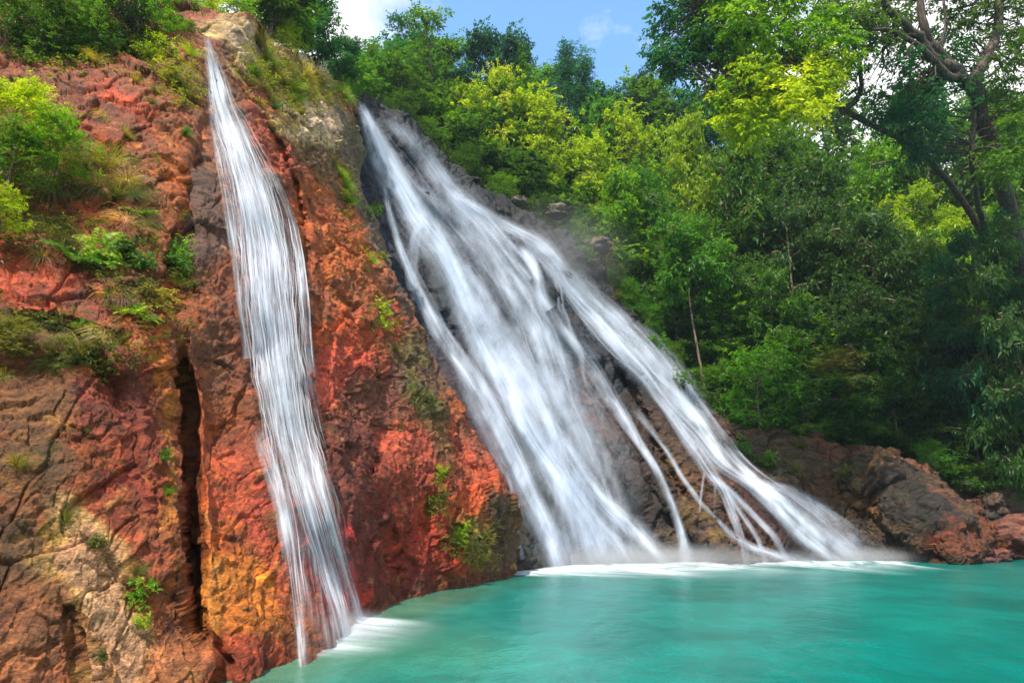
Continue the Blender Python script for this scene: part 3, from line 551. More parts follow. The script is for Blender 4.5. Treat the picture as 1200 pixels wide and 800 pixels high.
# --- the forested hillside behind both
C_ctrl = [(300, 60, 27), (350, 95, 31), (415, 128, 37), (452, 140, 38.4), (520, 196, 40.2), (560, 228, 41), (612, 256, 41.6), (660, 284, 42), (702, 330, 41.4), (742, 384, 40.6), (790, 446, 39.8), (832, 494, 39.4), (900, 522, 38.5), (1000, 540, 38), (1100, 572, 36), (1150, 612, 34.5), (1190, 645, 35), (1330, 648, 36),
          (240, 20, 24), (100, -40, 24), (0, -90, 22), (450, 105, 50), (560, 150, 52), (650, 200, 54), (750, 250, 55), (850, 300, 56), (960, 340, 56), (1100, 360, 54), (1300, 380, 52),
          (450, 85, 75), (700, 130, 85), (950, 180, 90), (1250, 230, 90), (100, 20, 50), (-200, -50, 30), (-200, -20, 60)]
_c = np.array(C_ctrl, float); Cp = W(_c[:, 0], _c[:, 1], _c[:, 2])
C_z = tps_fit(Cp[:, :2]/30, Cp[:, 2], 3e-3)
def hill_z(x, y):
    z = C_z(np.stack([np.asarray(x, float), np.asarray(y, float)], -1)/30)
    return np.clip(z, -2, 60)
gx = np.linspace(-75, 110, 300); gy = np.linspace(17, 150, 240)
X, Y = np.meshgrid(gx, gy, indexing='ij'); Z = hill_z(X, Y)
tgt = np.minimum(Y*0.42+8, 70); blend = smoothstep(75, 130, Y); Z = Z*(1-blend)+tgt*blend
Z = Z+0.6*fbm(np.stack([X*0.25, Y*0.25, 0*X], -1), 4)
# keep the hill behind the two rock bodies
xr = X/np.maximum(Y, 1)
near_lim = np.interp(xr, [-0.8, -0.5, -0.40, -0.28, -0.15, 0.0, 0.1, 0.25, 0.35, 0.5, 0.6, 0.8], [22, 22, 25, 34, 37, 40, 41, 39, 38, 37, 34, 35])
Z = Z-smoothstep(0, 5, near_lim-Y)*30
hill = link('forest_ground', mesh_np('forest_ground', np.stack([X, Y, Z], -1), grid_faces(300, 240), M_SOIL)); hill['kind'] = 'structure'

# --- pool, pool bed and the ground reaching to the horizon
gx = np.linspace(-45, 60, 330); gy = np.linspace(-25, 45, 300); X, Y = np.meshgrid(gx, gy, indexing='ij')
shore = np.array([tuple(W(px, 400, 1)[[0]]) for px in (0,)])
wl = [(-5.0, 5.2), (-3.6, 6.9), (-2.95, 8.2), (-2.55, 10.4), (-2.3, 13.2), (-1.2, 17.5), (0.15, 21.9)]
dd, side, t = seg_dist(X, Y, wl)
shallow = np.exp(-(dd/0.9)**2)*(1-smoothstep(0.75, 1, t))
cdeep = srgb(0, 97, 89); cmid = srgb(2, 108, 98); csh = srgb(104, 112, 70)
far = smoothstep(12, 34, Y)[..., None]
cp = cdeep*(1-far)+srgb(0, 88, 82)*far
wob = smoothstep(-0.4, 0.7, fbm(np.stack([X*0.12, Y*0.2, 0*X+2], -1), 3))[..., None]*0.5; cp = cp*(1-wob)+wob*cmid
cp = cp*(1-0.4*shallow[..., None])+0.4*shallow[..., None]*csh
s2 = np.exp(-((X+1.2)**2/2.2+(Y-9.6)**2/3.5))[..., None]*0.25; cp = cp*(1-s2)+s2*srgb(74, 130, 92)
s3 = np.exp(-((X-24)**2/30+(Y-30)**2/40))[..., None]*0.5; cp = cp*(1-s3)+s3*srgb(8, 76, 72)
s4 = np.exp(-((X+0.2)**2/3+(Y-20.5)**2/3))[..., None]*0.5; cp = cp*(1-s4)+s4*srgb(40, 92, 70)
pool = link('water', mesh_np('water', np.stack([X, Y, 0*X], -1), grid_faces(330, 300), M_POOL, cols=cp)); pool['kind'] = 'structure'
bed = link('ground', mesh_np('ground', [(-1500, -1500, -1.6), (1500, -1500, -1.6), (1500, 1500, -1.6), (-1500, 1500, -1.6)], [[0, 1, 2, 3]], M_SOIL)); bed['kind'] = 'structure'

# ray access to the rock, for laying water and plants on it
def bvh_of(P, step=2):
    Ps = P[::step, ::step]; f = grid_faces(*Ps.shape[:2])
    return BVHTree.FromPolygons([tuple(p) for p in Ps.reshape(-1, 3)], [tuple(int(i) for i in q) for q in f])
BV_A = bvh_of(PA2); BV_B = bvh_of(PB2)
HV = np.stack([X*0, Y*0, X*0], -1)
EYE = Vector((0, 0, CAM_H))
def hit(px, py, which='AB'):
    dr = Vector(tuple(W(float(px), float(py), 1.0)))-EYE; dr.normalize(); best = None
    for b, nm in ((BV_A, 'A'), (BV_B, 'B')):
        if nm in which:
            h = b.ray_cast(EYE, dr)
            if h[0] is not None and (best is None or h[3] < best[3]): best = h
    if best is None: return None, None
    n = best[1]
    if n.dot(dr) > 0: n = -n
    return np.array(best[0]), np.array(n)

# ------------------------------------------------------------------ falling water laid over the rock
def smooth_path(line, n):
    """polyline of (px, py, half width, density) resampled to n points, rounded"""
    a = np.asarray(line, float); s = np.concatenate([[0], np.cumsum(np.hypot(*np.diff(a[:, :2], axis=0).T))])
    t = np.linspace(0, s[-1], n); r = np.stack([np.interp(t, s, a[:, i]) for i in range(4)], -1)
    w = max(3, n//14)|1; kr = np.hanning(w+2)[1:-1]; kr /= kr.sum()
    for i in range(4):
        p = np.concatenate([2*r[0, i]-r[w//2:0:-1, i], r[:, i], 2*r[-1, i]-r[-2:-w//2-1:-1, i]]); r[:, i] = np.convolve(p, kr, 'valid')[:n]
    r[:, 2] = np.maximum(r[:, 2]*(1+0.07*fbm(np.stack([t*0.03+a[0, 0], t*0, t*0], -1), 3)), 0.5)
    return r
def lay(px, py, which, lift, sm=5):
    """drop a grid of photo points on the rock and smooth it a little along the flow (axis 0)"""
    sh = px.shape; D = np.full(sh, np.nan)
    for i in range(sh[0]):
        for j in range(sh[1]):
            h, _ = hit(px[i, j], py[i, j], which)
            if h is not None and h[2] > -0.3: D[i, j] = h[1]
    for j in range(sh[1]):
        c = D[:, j]; ok = ~np.isnan(c)
        if ok.sum() < 2: D[:, j] = 1e3; continue
        D[:, j] = np.interp(np.arange(sh[0]), np.arange(sh[0])[ok], c[ok])
    base = np.nanmedian(D); D = np.where(D > 900, base, D)
    kr = np.hanning(2*sm+3)[1:-1]; kr /= kr.sum()
    Dm = D.copy()
    for o in range(1, 5): Dm[o:] = np.minimum(Dm[o:], D[:-o]); Dm[:-o] = np.minimum(Dm[:-o], D[o:])
    Dp = np.pad(Dm, ((sm, sm), (0, 0)), 'edge')
    Ds = np.stack([np.convolve(Dp[:, j], kr, 'valid') for j in range(sh[1])], 1)
    if sh[1] > 4:
        Dq = np.pad(Ds, ((0, 0), (2, 2)), 'edge'); Ds = sum(Dq[:, o:o+sh[1]] for o in range(5))/5
    return W(px, py, Ds-lift)
def stream(line, which, mat, parent, lift, nfil=10, seed=0, power=2.2, filw=(1.6, 4.2), fild=(0.45, 0.75), name='stream', top_fade=True, end_fade=False, wav=1.0):
    rs = np.random.RandomState(seed); length = sum(math.hypot(line[i+1][0]-line[i][0], line[i+1][1]-line[i][1]) for i in range(len(line)-1))
    n = max(12, int(length/5)); r = smooth_path(line, n); T = np.gradient(r[:, :2], axis=0); T /= np.linalg.norm(T, axis=1)[:, None]; Nn = np.stack([-T[:, 1], T[:, 0]], -1)
    nu = max(5, int(r[:, 2].max()/2)|1); u = np.linspace(-1, 1, nu)
    px = r[:, 0][:, None]+Nn[:, 0][:, None]*u[None]*r[:, 2][:, None]; py = r[:, 1][:, None]+Nn[:, 1][:, None]*u[None]*r[:, 2][:, None]
    P = lay(px, py, which, lift)
    tt = np.linspace(0, 1, n); fade = np.ones(n)
    if top_fade: fade *= smoothstep(0, min(0.2, (14 if line[0][3] > .65 and line[0][2] < 6 else 45)/length), tt)
    if end_fade: fade *= 1-smoothstep(0.7, 1, tt)
    tt_ = np.linspace(0, length/40, n)[:, None]; brk = fbm(np.stack([u[None]*r[:, 2][:, None]*0.06+seed*3.1+0*tt_, tt_*0.8+0*u[None], 0*tt_+0*u[None]+seed], -1), 4, 0.6)
    dens = np.clip(0.92+0.75*brk, 0.25, 1.35)*(r[:, 3]*fade)[:, None]*(1-smoothstep(0.15, 1.0, np.abs(u)))[None]**0.8
    mid = P[:, nu//2]; sl = np.concatenate([[0], np.cumsum(np.linalg.norm(np.diff(mid, axis=0), axis=1))]); wm = np.linalg.norm(P[:, -1]-P[:, 0], axis=1)/2
    uo = rs.rand()*50; vo = rs.rand()*50
    UV = np.stack([uo+u[None]*np.interp(tt, [0, 1], [wm.mean(), wm.mean()])[:, None]+0*sl[:, None], vo+sl[:, None]+0*u[None]], -1)
    VV, FF, DD, UU, off = [P.reshape(-1, 3)], [grid_faces(n, nu)], [dens.ravel()], [UV.reshape(-1, 2)], n*nu
    for q in range(nfil):
        u0 = rs.uniform(-0.95, 0.95); a, b = sorted(rs.rand(2)); a = a*0.5; b = 0.45+0.55*b
        i0, i1 = int(a*(n-1)), int(b*(n-1))+1
        if i1-i0 < 5: continue
        m = (i1-i0)*2; ti = np.linspace(i0, i1-1, m); w = rs.uniform(*filw); ph = rs.rand()*9
        uu = u0+0.16*wav*np.sin(ti*0.10+ph)+0.05*wav*np.sin(ti*0.37+ph*2)+rs.uniform(-0.15, 0.15)*(ti-i0)/max(1, i1-i0)
        fi = np.interp(ti, np.arange(n), np.arange(n)); ui = (np.clip(uu, -1.05, 1.05)+1)/2*(nu-1)
        def samp(Aq, uix):
            i = np.clip(np.floor(fi).astype(int), 0, n-2); f = (fi-i)[:, None]; j = np.clip(np.floor(uix).astype(int), 0, nu-2); g = (uix-j)[:, None]
            return (1-f)*((1-g)*Aq[i, j]+g*Aq[i, j+1])+f*((1-g)*Aq[i+1, j]+g*Aq[i+1, j+1])
        cen = samp(P, ui); tg = np.gradient(cen, axis=0); vw = cen-np.array([0, 0, CAM_H]); sd = np.cross(tg, vw); sd /= np.linalg.norm(sd, axis=1)[:, None]+1e-9
        ppm = cen[:, 1]/F; ww = w*ppm*(0.6+0.4*np.sin(np.linspace(0, math.pi, m)))
        back = -vw/np.linalg.norm(vw, axis=1)[:, None]
        R = np.stack([cen-sd*ww[:, None], cen+back*(0.02+0.5*lift)+0*sd, cen+sd*ww[:, None]], 1)
        e = smoothstep(0, 0.25, np.linspace(0, 1, m))*(1-smoothstep(0.7, 1, np.linspace(0, 1, m)))
        dd = rs.uniform(*fild)*e*np.interp(ti, np.arange(n), 0.35+0.65*r[:, 3])
        s3 = np.linspace(0, 1, m)*(sl[i1-1]-sl[i0])
        VV.append(R.reshape(-1, 3)); FF.append(grid_faces(m, 3)+off); off += m*3
        DD.append((dd[:, None]*np.array([0.0, 1.0, 0.0])[None]).ravel())
        UU.append(np.stack([q*3.3+np.array([-1, 0, 1])[None]*ww[:, None], s3[:, None]+q*7+0*np.array([0, 0, 0])[None]], -1).reshape(-1, 2))
    o = link(name, mesh_np(name, np.concatenate(VV), np.concatenate(FF), mat, floats={'dens': np.concatenate(DD)}, uv=np.concatenate(UU)), parent)
    return o

fallB = empty('waterfall', (0, 0, 0)); tag(fallB, 'broad white fan of silky water sliding down the dark slab into the pool', 'waterfall')
B_streams = [
    # (line of px, py, half width, density), filaments, lift
    ([(418, 116, 5, .8), (432, 140, 13, .92), (450, 185, 22, 1), (472, 225, 26, .95), (498, 265, 30, .85), (525, 305, 34, .72), (552, 350, 36, .62), (580, 400, 36, .5)], 22, .16),
    ([(424, 122, 5, .9), (447, 168, 9, 1), (464, 212, 11, 1), (487, 252, 14, 1), (508, 280, 14, 1), (530, 315, 15, 1), (548, 352, 15, .75), (560, 380, 14, .4)], 12, .26),
    ([(449, 205, 3, .8), (455, 245, 5, .85), (468, 288, 6, .85), (489, 338, 9, .9), (515, 390, 12, .9), (545, 430, 13, .85), (572, 472, 14, .85), (594, 520, 15, 1), (616, 570, 15, 1), (640, 618, 15, .95), (656, 664, 14, .9)], 16, .2),
    ([(530, 415, 12, .6), (560, 470, 18, .7), (590, 520, 22, .8), (615, 570, 20, .75), (640, 620, 20, .7), (662, 664, 20, .75)], 10, .12),
    ([(583, 528, 2, .8), (598, 565, 3, .85), (604, 612, 3, .8), (613, 655, 4, .6)], 2, .1),
    ([(494, 254, 5, .9), (485, 285, 9, .85), (482, 315, 10, .7), (484, 340, 10, .45)], 6, .2),
    ([(500, 258, 6, .9), (518, 290, 11, .95), (535, 330, 14, 1), (548, 365, 18, .8), (566, 405, 26, .8), (588, 445, 26, .9), (604, 478, 20, 1), (625, 518, 17, .95), (655, 560, 20, .8), (690, 612, 22, .75), (716, 664, 24, .75)], 18, .22),
    ([(500, 200, 12, .6), (530, 235, 16, .6), (560, 270, 18, .65), (590, 310, 22, .62), (615, 350, 24, .7), (632, 385, 24, .95), (650, 430, 26, .85), (668, 475, 22, .6), (685, 515, 18, .5), (700, 560, 16, .45)], 20, .2),
    ([(520, 330, 16, .5), (560, 380, 30, .62), (600, 430, 36, .7), (625, 480, 30, .68), (645, 520, 22, .55), (668, 580, 22, .5), (690, 640, 24, .5)], 16, .1),
    ([(596, 405, 8, .75), (628, 458, 11, .85), (650, 505, 10, .9), (664, 555, 8, .8), (690, 590, 10, .9), (720, 625, 14, .9), (748, 664, 18, .85)], 12, .26),
    ([(645, 495, 6, .8), (675, 540, 9, .9), (700, 578, 11, 1), (730, 608, 15, 1), (756, 634, 20, 1), (778, 664, 24, .95)], 14, .28),
    ([(470, 190, 40, .42), (530, 260, 60, .46), (588, 340, 66, .48), (632, 430, 74, .5), (674, 510, 66, .5), (704, 580, 54, .48), (724, 664, 58, .5)], 36, .06),
    ([(560, 380, 50, .5), (600, 450, 50, .55), (640, 520, 50, .55), (670, 590, 56, .6), (690, 664, 60, .65)], 30, .10),
    ([(610, 262, 18, .6), (672, 330, 24, .6), (745, 415, 28, .55), (812, 492, 22, .5)], 10, .08),
    ([(636, 345, 6, .7), (664, 390, 9, .75), (692, 430, 10, .8), (722, 478, 9, .9), (748, 518, 6, .95), (768, 548, 6, .95), (788, 592, 6, .9), (800, 630, 8, .9), (806, 664, 14, .85)], 10, .2),
    ([(736, 470, 8, .5), (762, 502, 5, .7), (782, 528, 4, .8), (800, 560, 4, .8), (822, 590, 4, .7), (838, 606, 3, .5)], 4, .16),
    ([(442, 128, 8, .5), (470, 152, 15, .55), (500, 186, 18, .6), (525, 222, 16, .6), (560, 254, 14, .6), (592, 286, 12, .55), (625, 325, 10, .5)], 14, .14),
    ([(524, 224, 5, .7), (560, 244, 9, .8), (590, 264, 11, .8), (622, 280, 12, .8), (648, 298, 13, .8), (664, 326, 14, .8), (684, 352, 18, .85), (706, 372, 22, .9), (746, 416, 23, .95), (786, 458, 22, .95), (822, 500, 19, 1), (852, 540, 16, 1), (884, 566, 13, 1), (912, 590, 17, 1), (945, 622, 22, .9), (975, 645, 24, .85), (1005, 664, 26, .8)], 44, .22),
    ([(700, 352, 10, .6), (726, 378, 16, .65), (764, 402, 16, .6), (800, 450, 18, .6), (828, 490, 14, .5)], 10, .1),
    ([(884, 562, 5, .7), (920, 576, 12, .68), (950, 596, 18, .62), (985, 626, 22, .58), (1025, 658, 26, .6)], 14, .16),
    ([(762, 450, 6, .6), (788, 486, 9, .7), (812, 522, 11, .75), (830, 550, 10, .8), (848, 575, 7, .75), (862, 610, 6, .7), (872, 640, 5, .6), (876, 664, 5, .6)], 12, .16),
    ([(826, 552, 5, .75), (858, 578, 6, .75), (884, 604, 5, .7), (908, 628, 5, .7), (924, 660, 5, .65)], 5, .14),
    ([(846, 566, 4, .6), (868, 600, 4, .65), (888, 630, 4, .6), (898, 660, 4, .55)], 3, .14),
    ([(836, 604, 3, .7), (860, 628, 5, .8), (884, 642, 6, .9), (915, 652, 7, .9), (955, 660, 8, .8)], 5, .14),
    ([(603, 286, 5, .9), (620, 300, 8, 1), (630, 322, 8, 1), (634, 345, 9, .9), (645, 362, 10, .6)], 5, .2),
    ([(826, 548, 2, .6), (822, 575, 2, .6), (820, 600, 2, .5)], 1, .1), ([(838, 560, 2, .6), (838, 590, 3, .5), (836, 606, 2, .4)], 1, .1), ([(852, 575, 2, .6), (862, 598, 2, .5)], 1, .1),
]
for i, (ln, nf, lf) in enumerate(B_streams):
    stream(ln, 'B', M_FALL_B, fallB, lf*1.3, nf//4, seed=i+1)

fallA = empty('waterfall', (0, 0, 0)); tag(fallA, 'tall narrow lacy white waterfall running straight down the red cliff', 'waterfall')
A_streams = [
    ([(240, 36, 3, .9), (244, 58, 8, 1), (254, 95, 15, 1), (262, 135, 21, .95), (284, 185, 27, .9), (300, 235, 34, .9), (314, 290, 36, .92), (318, 340, 36, .9), (325, 400, 35, .88), (332, 455, 33, .88), (342, 510, 33, .8), (352, 550, 34, .6), (364, 600, 38, .45), (380, 680, 44, .35), (392, 775, 44, .4)], 80, .10),
    ([(241, 40, 4, .9), (250, 80, 9, 1), (258, 120, 13, 1), (275, 170, 16, .9), (292, 230, 22, .85), (304, 290, 26, .9), (312, 350, 28, .9), (320, 420, 26, .9), (330, 480, 22, .8), (340, 530, 20, .5)], 40, .16),
    ([(300, 490, 12, .6), (318, 540, 14, .75), (333, 600, 13, .75), (342, 660, 11, .7), (349, 710, 9, .66), (358, 795, 9, .6)], 12, .07),
    ([(338, 520, 16, .8), (356, 570, 14, 1), (370, 620, 13, 1), (384, 670, 12, .95), (398, 718, 11, .9), (410, 770, 13, .9)], 20, .12),
    ([(352, 505, 10, .7), (374, 560, 9, .85), (388, 610, 8, .9), (400, 655, 8, .9), (412, 695, 8, .85), (430, 755, 9, .8)], 12, .12),
    ([(308, 188, 3, .7), (330, 225, 5, .8), (344, 262, 5, .8), (352, 310, 6, .85), (357, 360, 7, .85), (361, 410, 6, .8), (366, 455, 6, .8), (376, 505, 5, .7)], 10, .08),
    ([(246, 130, 5, .5), (256, 180, 6, .6), (266, 235, 7, .62), (276, 300, 7, .62), (283, 360, 6, .6), (290, 420, 6, .5)], 8, .07),
]
for i, (ln, nf, lf) in enumerate(A_streams):
    stream(ln, 'A', M_FALL_A, fallA, lf, nf, seed=100+i, filw=(0.5, 1.5), fild=(0.5, 0.9), wav=0.6)

# churned foam where the water lands: low mounds on the pool surface
def foam(line, parent, w_near, w_far, dens, seed, rise=0.3):
    """line of (X, Y) on the water; foam reaches w_near metres towards the camera and w_far behind"""
    rs = np.random.RandomState(seed); a = np.asarray(line, float); s = np.concatenate([[0], np.cumsum(np.hypot(*np.diff(a, axis=0).T))]); n = int(s[-1]/0.12)+8
    t = np.linspace(0, s[-1], n); x = np.interp(t, s, a[:, 0]); y = np.interp(t, s, a[:, 1]); tx = np.gradient(x); ty = np.gradient(y); L_ = np.hypot(tx, ty); nx, ny = ty/L_, -tx/L_
    m = 40; v = np.linspace(-1, 1, m); q = t/s[-1]
    reach = (1+0.45*fbm(np.stack([t*0.5, t*0+seed, t*0], -1), 3))*np.sin(np.clip(q, 0, 1)*math.pi)**0.35
    off = np.where(v[None] > 0, v[None]*w_near*reach[:, None], v[None]*w_far)
    X = x[:, None]+nx[:, None]*off; Y = y[:, None]+ny[:, None]*off
    edge = smoothstep(0, .12, q)*(1-smoothstep(.88, 1, q))
    dn = dens*np.where(v[None] > 0, (1-np.abs(v[None]))**1.3, 1-smoothstep(0, 1, -v[None]))*edge[:, None]
    P0 = np.stack([X, Y, 0*X], -1); hgt = (0.02+rise*np.exp(-((v[None]+0.12)/0.22)**2)*edge[:, None]*(0.7+0.6*fbm(P0*1.8+seed, 3)))
    P0[..., 2] = 0.006+np.clip(hgt, 0, None)*np.clip(dn, 0, 1)
    UV = np.stack([t[:, None]+0.25*off, off*0.45], -1)
    return link('foam', mesh_np('foam', P0, grid_faces(n, m), M_FOAM, floats={'dens': dn.ravel()}, uv=UV), parent)
def wp(px, py, back=0.0):
    p = W(px, py, dw(py)+back); return (p[0], p[1])
foam([wp(330, 775), wp(352, 764), wp(378, 750), wp(408, 736), wp(438, 722)], fallA, 1.8, 0.4, .95, 3, .05)
foam([wp(604, 677), wp(640, 669), wp(680, 664), wp(730, 662), wp(780, 662), (7.2, 27.9), (9.0, 27.3), (10.2, 26.6)], fallB, 7.0, 1.6, 0.88, 5, .04)
foam([wp(640, 668), wp(700, 664), wp(760, 663), wp(820, 665)], fallB, 5.0, 1.4, 0.8, 6, .06)
foam([wp(850, 662), wp(890, 660), wp(940, 659), wp(1000, 659), wp(1050, 659), wp(1078, 660)], fallB, 6.0, 1.5, 0.84, 9, .04)

# ------------------------------------------------------------------ foliage builders
def unit(v): return v/(np.linalg.norm(v, axis=-1, keepdims=True)+1e-9)
def leaf_cloud(mb, tips, outs, rs, sprigs, nleaf, r, leaf, aspect=0.42, flat=0.6, droop=0.25, tilt=0.5, tone=None):
    tips = np.asarray(tips, float); outs = unit(np.asarray(outs, float)); M = len(tips)
    off = rs.normal(size=(M, sprigs, 3))*np.array([1, 1, flat])*r*0.42
    base = tips[:, None]+off
    sd = unit(outs[:, None]*0.7+rs.normal(size=(M, sprigs, 3))*np.array([.8, .8, .5*flat+0.15])+unit(off)*0.6)
    Ls = r*rs.uniform(0.5, 0.9, size=(M, sprigs, 1))
    t = (np.arange(nleaf)+0.6)/nleaf
    pos = base[:, :, None]+sd[:, :, None]*(Ls[:, :, None]*t[None, None, :, None]); pos[..., 2] -= (Ls*droop*0.6)*(t[None, None]**2)
    perp = unit(np.cross(sd, np.array([0, 0, 1.0])+rs.normal(size=sd.shape)*0.3))
    sgn = np.where(np.arange(nleaf) % 2 == 0, 1.0, -1.0); sgn = np.broadcast_to(sgn, (M, sprigs, nleaf))[..., None]
    ld = unit(sd[:, :, None]*0.55+perp[:, :, None]*sgn*0.85+rs.normal(size=pos.shape)*0.28+np.array([0, 0, -droop]))
    up = unit(np.array([0, 0, 1.0])+rs.normal(size=pos.shape)*tilt)
    side = unit(np.cross(ld, up)); nrm = np.cross(side, ld)
    ll = leaf*rs.uniform(0.65, 1.3, size=pos.shape[:-1])[..., None]; w = ll*aspect*0.5
    a = pos; b = pos+ld*ll; m = pos+ld*ll*0.45
    q = np.stack([a, m+side*w+nrm*w*0.35, b-np.array([0, 0, 1.0])*ll*0.12, m-side*w+nrm*w*0.35], -2).reshape(-1, 4, 3)
    n = len(q); idx = np.arange(n)[:, None]*4
    tri = np.concatenate([idx+np.array([0, 1, 2]), idx+np.array([0, 2, 3])], 0)
    ctone = rs.rand(M, 1, 1) if tone is None else np.asarray(tone).reshape(M, 1, 1)
    rnd = np.clip(0.45*ctone+0.55*rs.rand(M, sprigs, nleaf)**1.3+0*ctone, 0, 1).reshape(-1)
    mb.add(q.reshape(-1, 3), tri, np.repeat(rnd, 4))
def bent(p0, d0, length, rs, n=6, up=0.0, wig=0.12):
    pts = [np.array(p0, float)]; d = unit(np.array(d0, float))
    for i in range(n):
        d = unit(d+rs.normal(size=3)*wig+np.array([0, 0, up/n])); pts.append(pts[-1]+d*length/n)
    return np.array(pts)
KINDS = {
    'broad':   dict(H=7.0, R=2.5, cb=.22, nb=30, prof=lambda t: math.sqrt(max(0.02, 1-((t-.50)/.56)**2)), elev=(.1, .9), nc=5, r=.62, sp=9, nl=7, leaf=.25, flat=.7, tr=.13, asp=.5, lean=.05),
    'layered': dict(H=7.0, R=3.0, cb=.25, nb=22, prof=lambda t: math.sqrt(max(0.03, 1-((t-.45)/.60)**2)), elev=(-.15, .3), nc=7, r=.62, sp=10, nl=7, leaf=.22, flat=.22, tr=.12, asp=.46, lean=.06),
    'conical': dict(H=8.5, R=1.5, cb=.12, nb=40, prof=lambda t: max(0.10, (1.02-t))**0.75, elev=(.3, 1.1), nc=3, r=.50, sp=10, nl=7, leaf=.18, flat=.8, tr=.09, asp=.32, lean=.03),
    'airy':    dict(H=8.0, R=1.9, cb=.42, nb=16, prof=lambda t: math.sqrt(max(0.03, 1-((t-.62)/.50)**2)), elev=(.4, 1.1), nc=4, r=.48, sp=8, nl=7, leaf=.19, flat=.6, tr=.075, asp=.42, lean=.08),
    'umbrella': dict(H=6.5, R=1.9, cb=.72, nb=18, prof=lambda t: math.sqrt(max(0.05, 1.05-((t-.72)/.36)**2)), elev=(.0, .6), nc=6, r=.46, sp=11, nl=8, leaf=.17, flat=.4, tr=.07, asp=.5, lean=.05),
    'shrub':   dict(H=2.4, R=1.6, cb=.02, nb=24, prof=lambda t: math.sqrt(max(0.08, 1-((t-.42)/.66)**2)), elev=(.0, .9), nc=4, r=.40, sp=9, nl=7, leaf=.15, flat=.6, tr=.05, asp=.34, lean=.05),
}
def build_kind(kind, seed):
    K = KINDS[kind]; rs = np.random.RandomState(seed); H, R = K['H'], K['R']; wood = MB(); tips = []; outs = []
    tp = bent((0, 0, -0.4), (rs.normal()*K['lean'], rs.normal()*K['lean'], 1), H*0.96+0.4, rs, 12, 0.3, 0.05)
    tr = K['tr']*np.linspace(1.25, 0.22, len(tp)); wood.tube(tp, tr, 8)
    az = rs.rand()*6
    for i in range(K['nb']):
        t = K['cb']+(1-K['cb'])*((i+rs.rand())/K['nb']); az += 2.4+rs.normal()*0.35
        tt = (t-K['cb'])/(1-K['cb']) if kind in ('broad', 'layered', 'airy', 'umbrella', 'shrub') else t
        p = tt if kind == 'conical' else tt*0.96+0.02
        ln = R*K['prof'](p if kind != 'umbrella' else t)*rs.uniform(0.70, 1.12); el = K['elev'][0]+(K['elev'][1]-K['elev'][0])*(tt**1.2)+rs.normal()*0.12
        zi = (t*H*0.96+0.4)/(H*0.96+0.4)*(len(tp)-1)*0.97; o = np.array([np.interp(zi, np.arange(len(tp)), tp[:, q]) for q in range(3)])
        d = np.array([math.cos(az)*math.cos(el), math.sin(az)*math.cos(el), math.sin(el)])
        bp = bent(o, d, ln, rs, 6, 0.15, 0.14); wood.tube(bp, K['tr']*np.linspace(0.38, 0.08, 7)*(0.6+0.5*(1-t)), 5)
        for c in range(K['nc']):
            f = 0.35+0.65*(c+rs.rand())/K['nc']; q = np.array([np.interp(f*6, np.arange(7), bp[:, j]) for j in range(3)])
            sidev = np.cross(d, (0, 0, 1)); e = q+unit(sidev)*rs.normal()*ln*0.24*f+np.array([0, 0, rs.normal()*0.16*(0.3+K['flat'])])
            wood.tube(np.array([q, (q+e)/2+(0, 0, .04), e]), np.array([.022, .016, .008])*K['tr']/.1, 4)
            tips.append(e); outs.append(unit(e-np.array([0, 0, H*(K['cb']+1)/2]))*0.6+d*0.6)
    tips.append(tp[-1]); outs.append((0, 0, 1))
    cr = MB(); leaf_cloud(cr, tips, outs, rs, K['sp'], K['nl'], K['r'], K['leaf'], K['asp'], K['flat'])
    wm = wood.mesh('trunk', M_BARK); cm = cr.mesh('crown', M_LEAF, False)
    V = np.concatenate(cr.v); w = np.percentile(np.hypot(V[:, 0], V[:, 1]), 97); zt = np.percentile(V[:, 2], 99.5)
    return dict(trunk=wm, crown=cm, w=2*w, top=zt, kind=kind)
LIB = {k_: [build_kind(k_, 10*i+s) for s in range(n)] for i, (k_, n) in enumerate([('broad', 4), ('layered', 3), ('conical', 3), ('airy', 2), ('umbrella', 1), ('shrub', 4)])}
TONE = {'dark': (.030, .085, .010), 'deep': (.010, .026, .008), 'mid': (.055, .145, .011), 'green': (.055, .175, .012), 'bright': (.095, .230, .010), 'lime': (.200, .320, .008), 'yellow': (.270, .380, .015),  # dark, deep and grey leaf tones also carry the lower forest's shade
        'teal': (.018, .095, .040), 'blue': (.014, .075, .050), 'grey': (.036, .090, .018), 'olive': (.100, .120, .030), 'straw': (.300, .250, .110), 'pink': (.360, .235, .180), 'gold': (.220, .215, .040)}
_rr = random.Random(5)
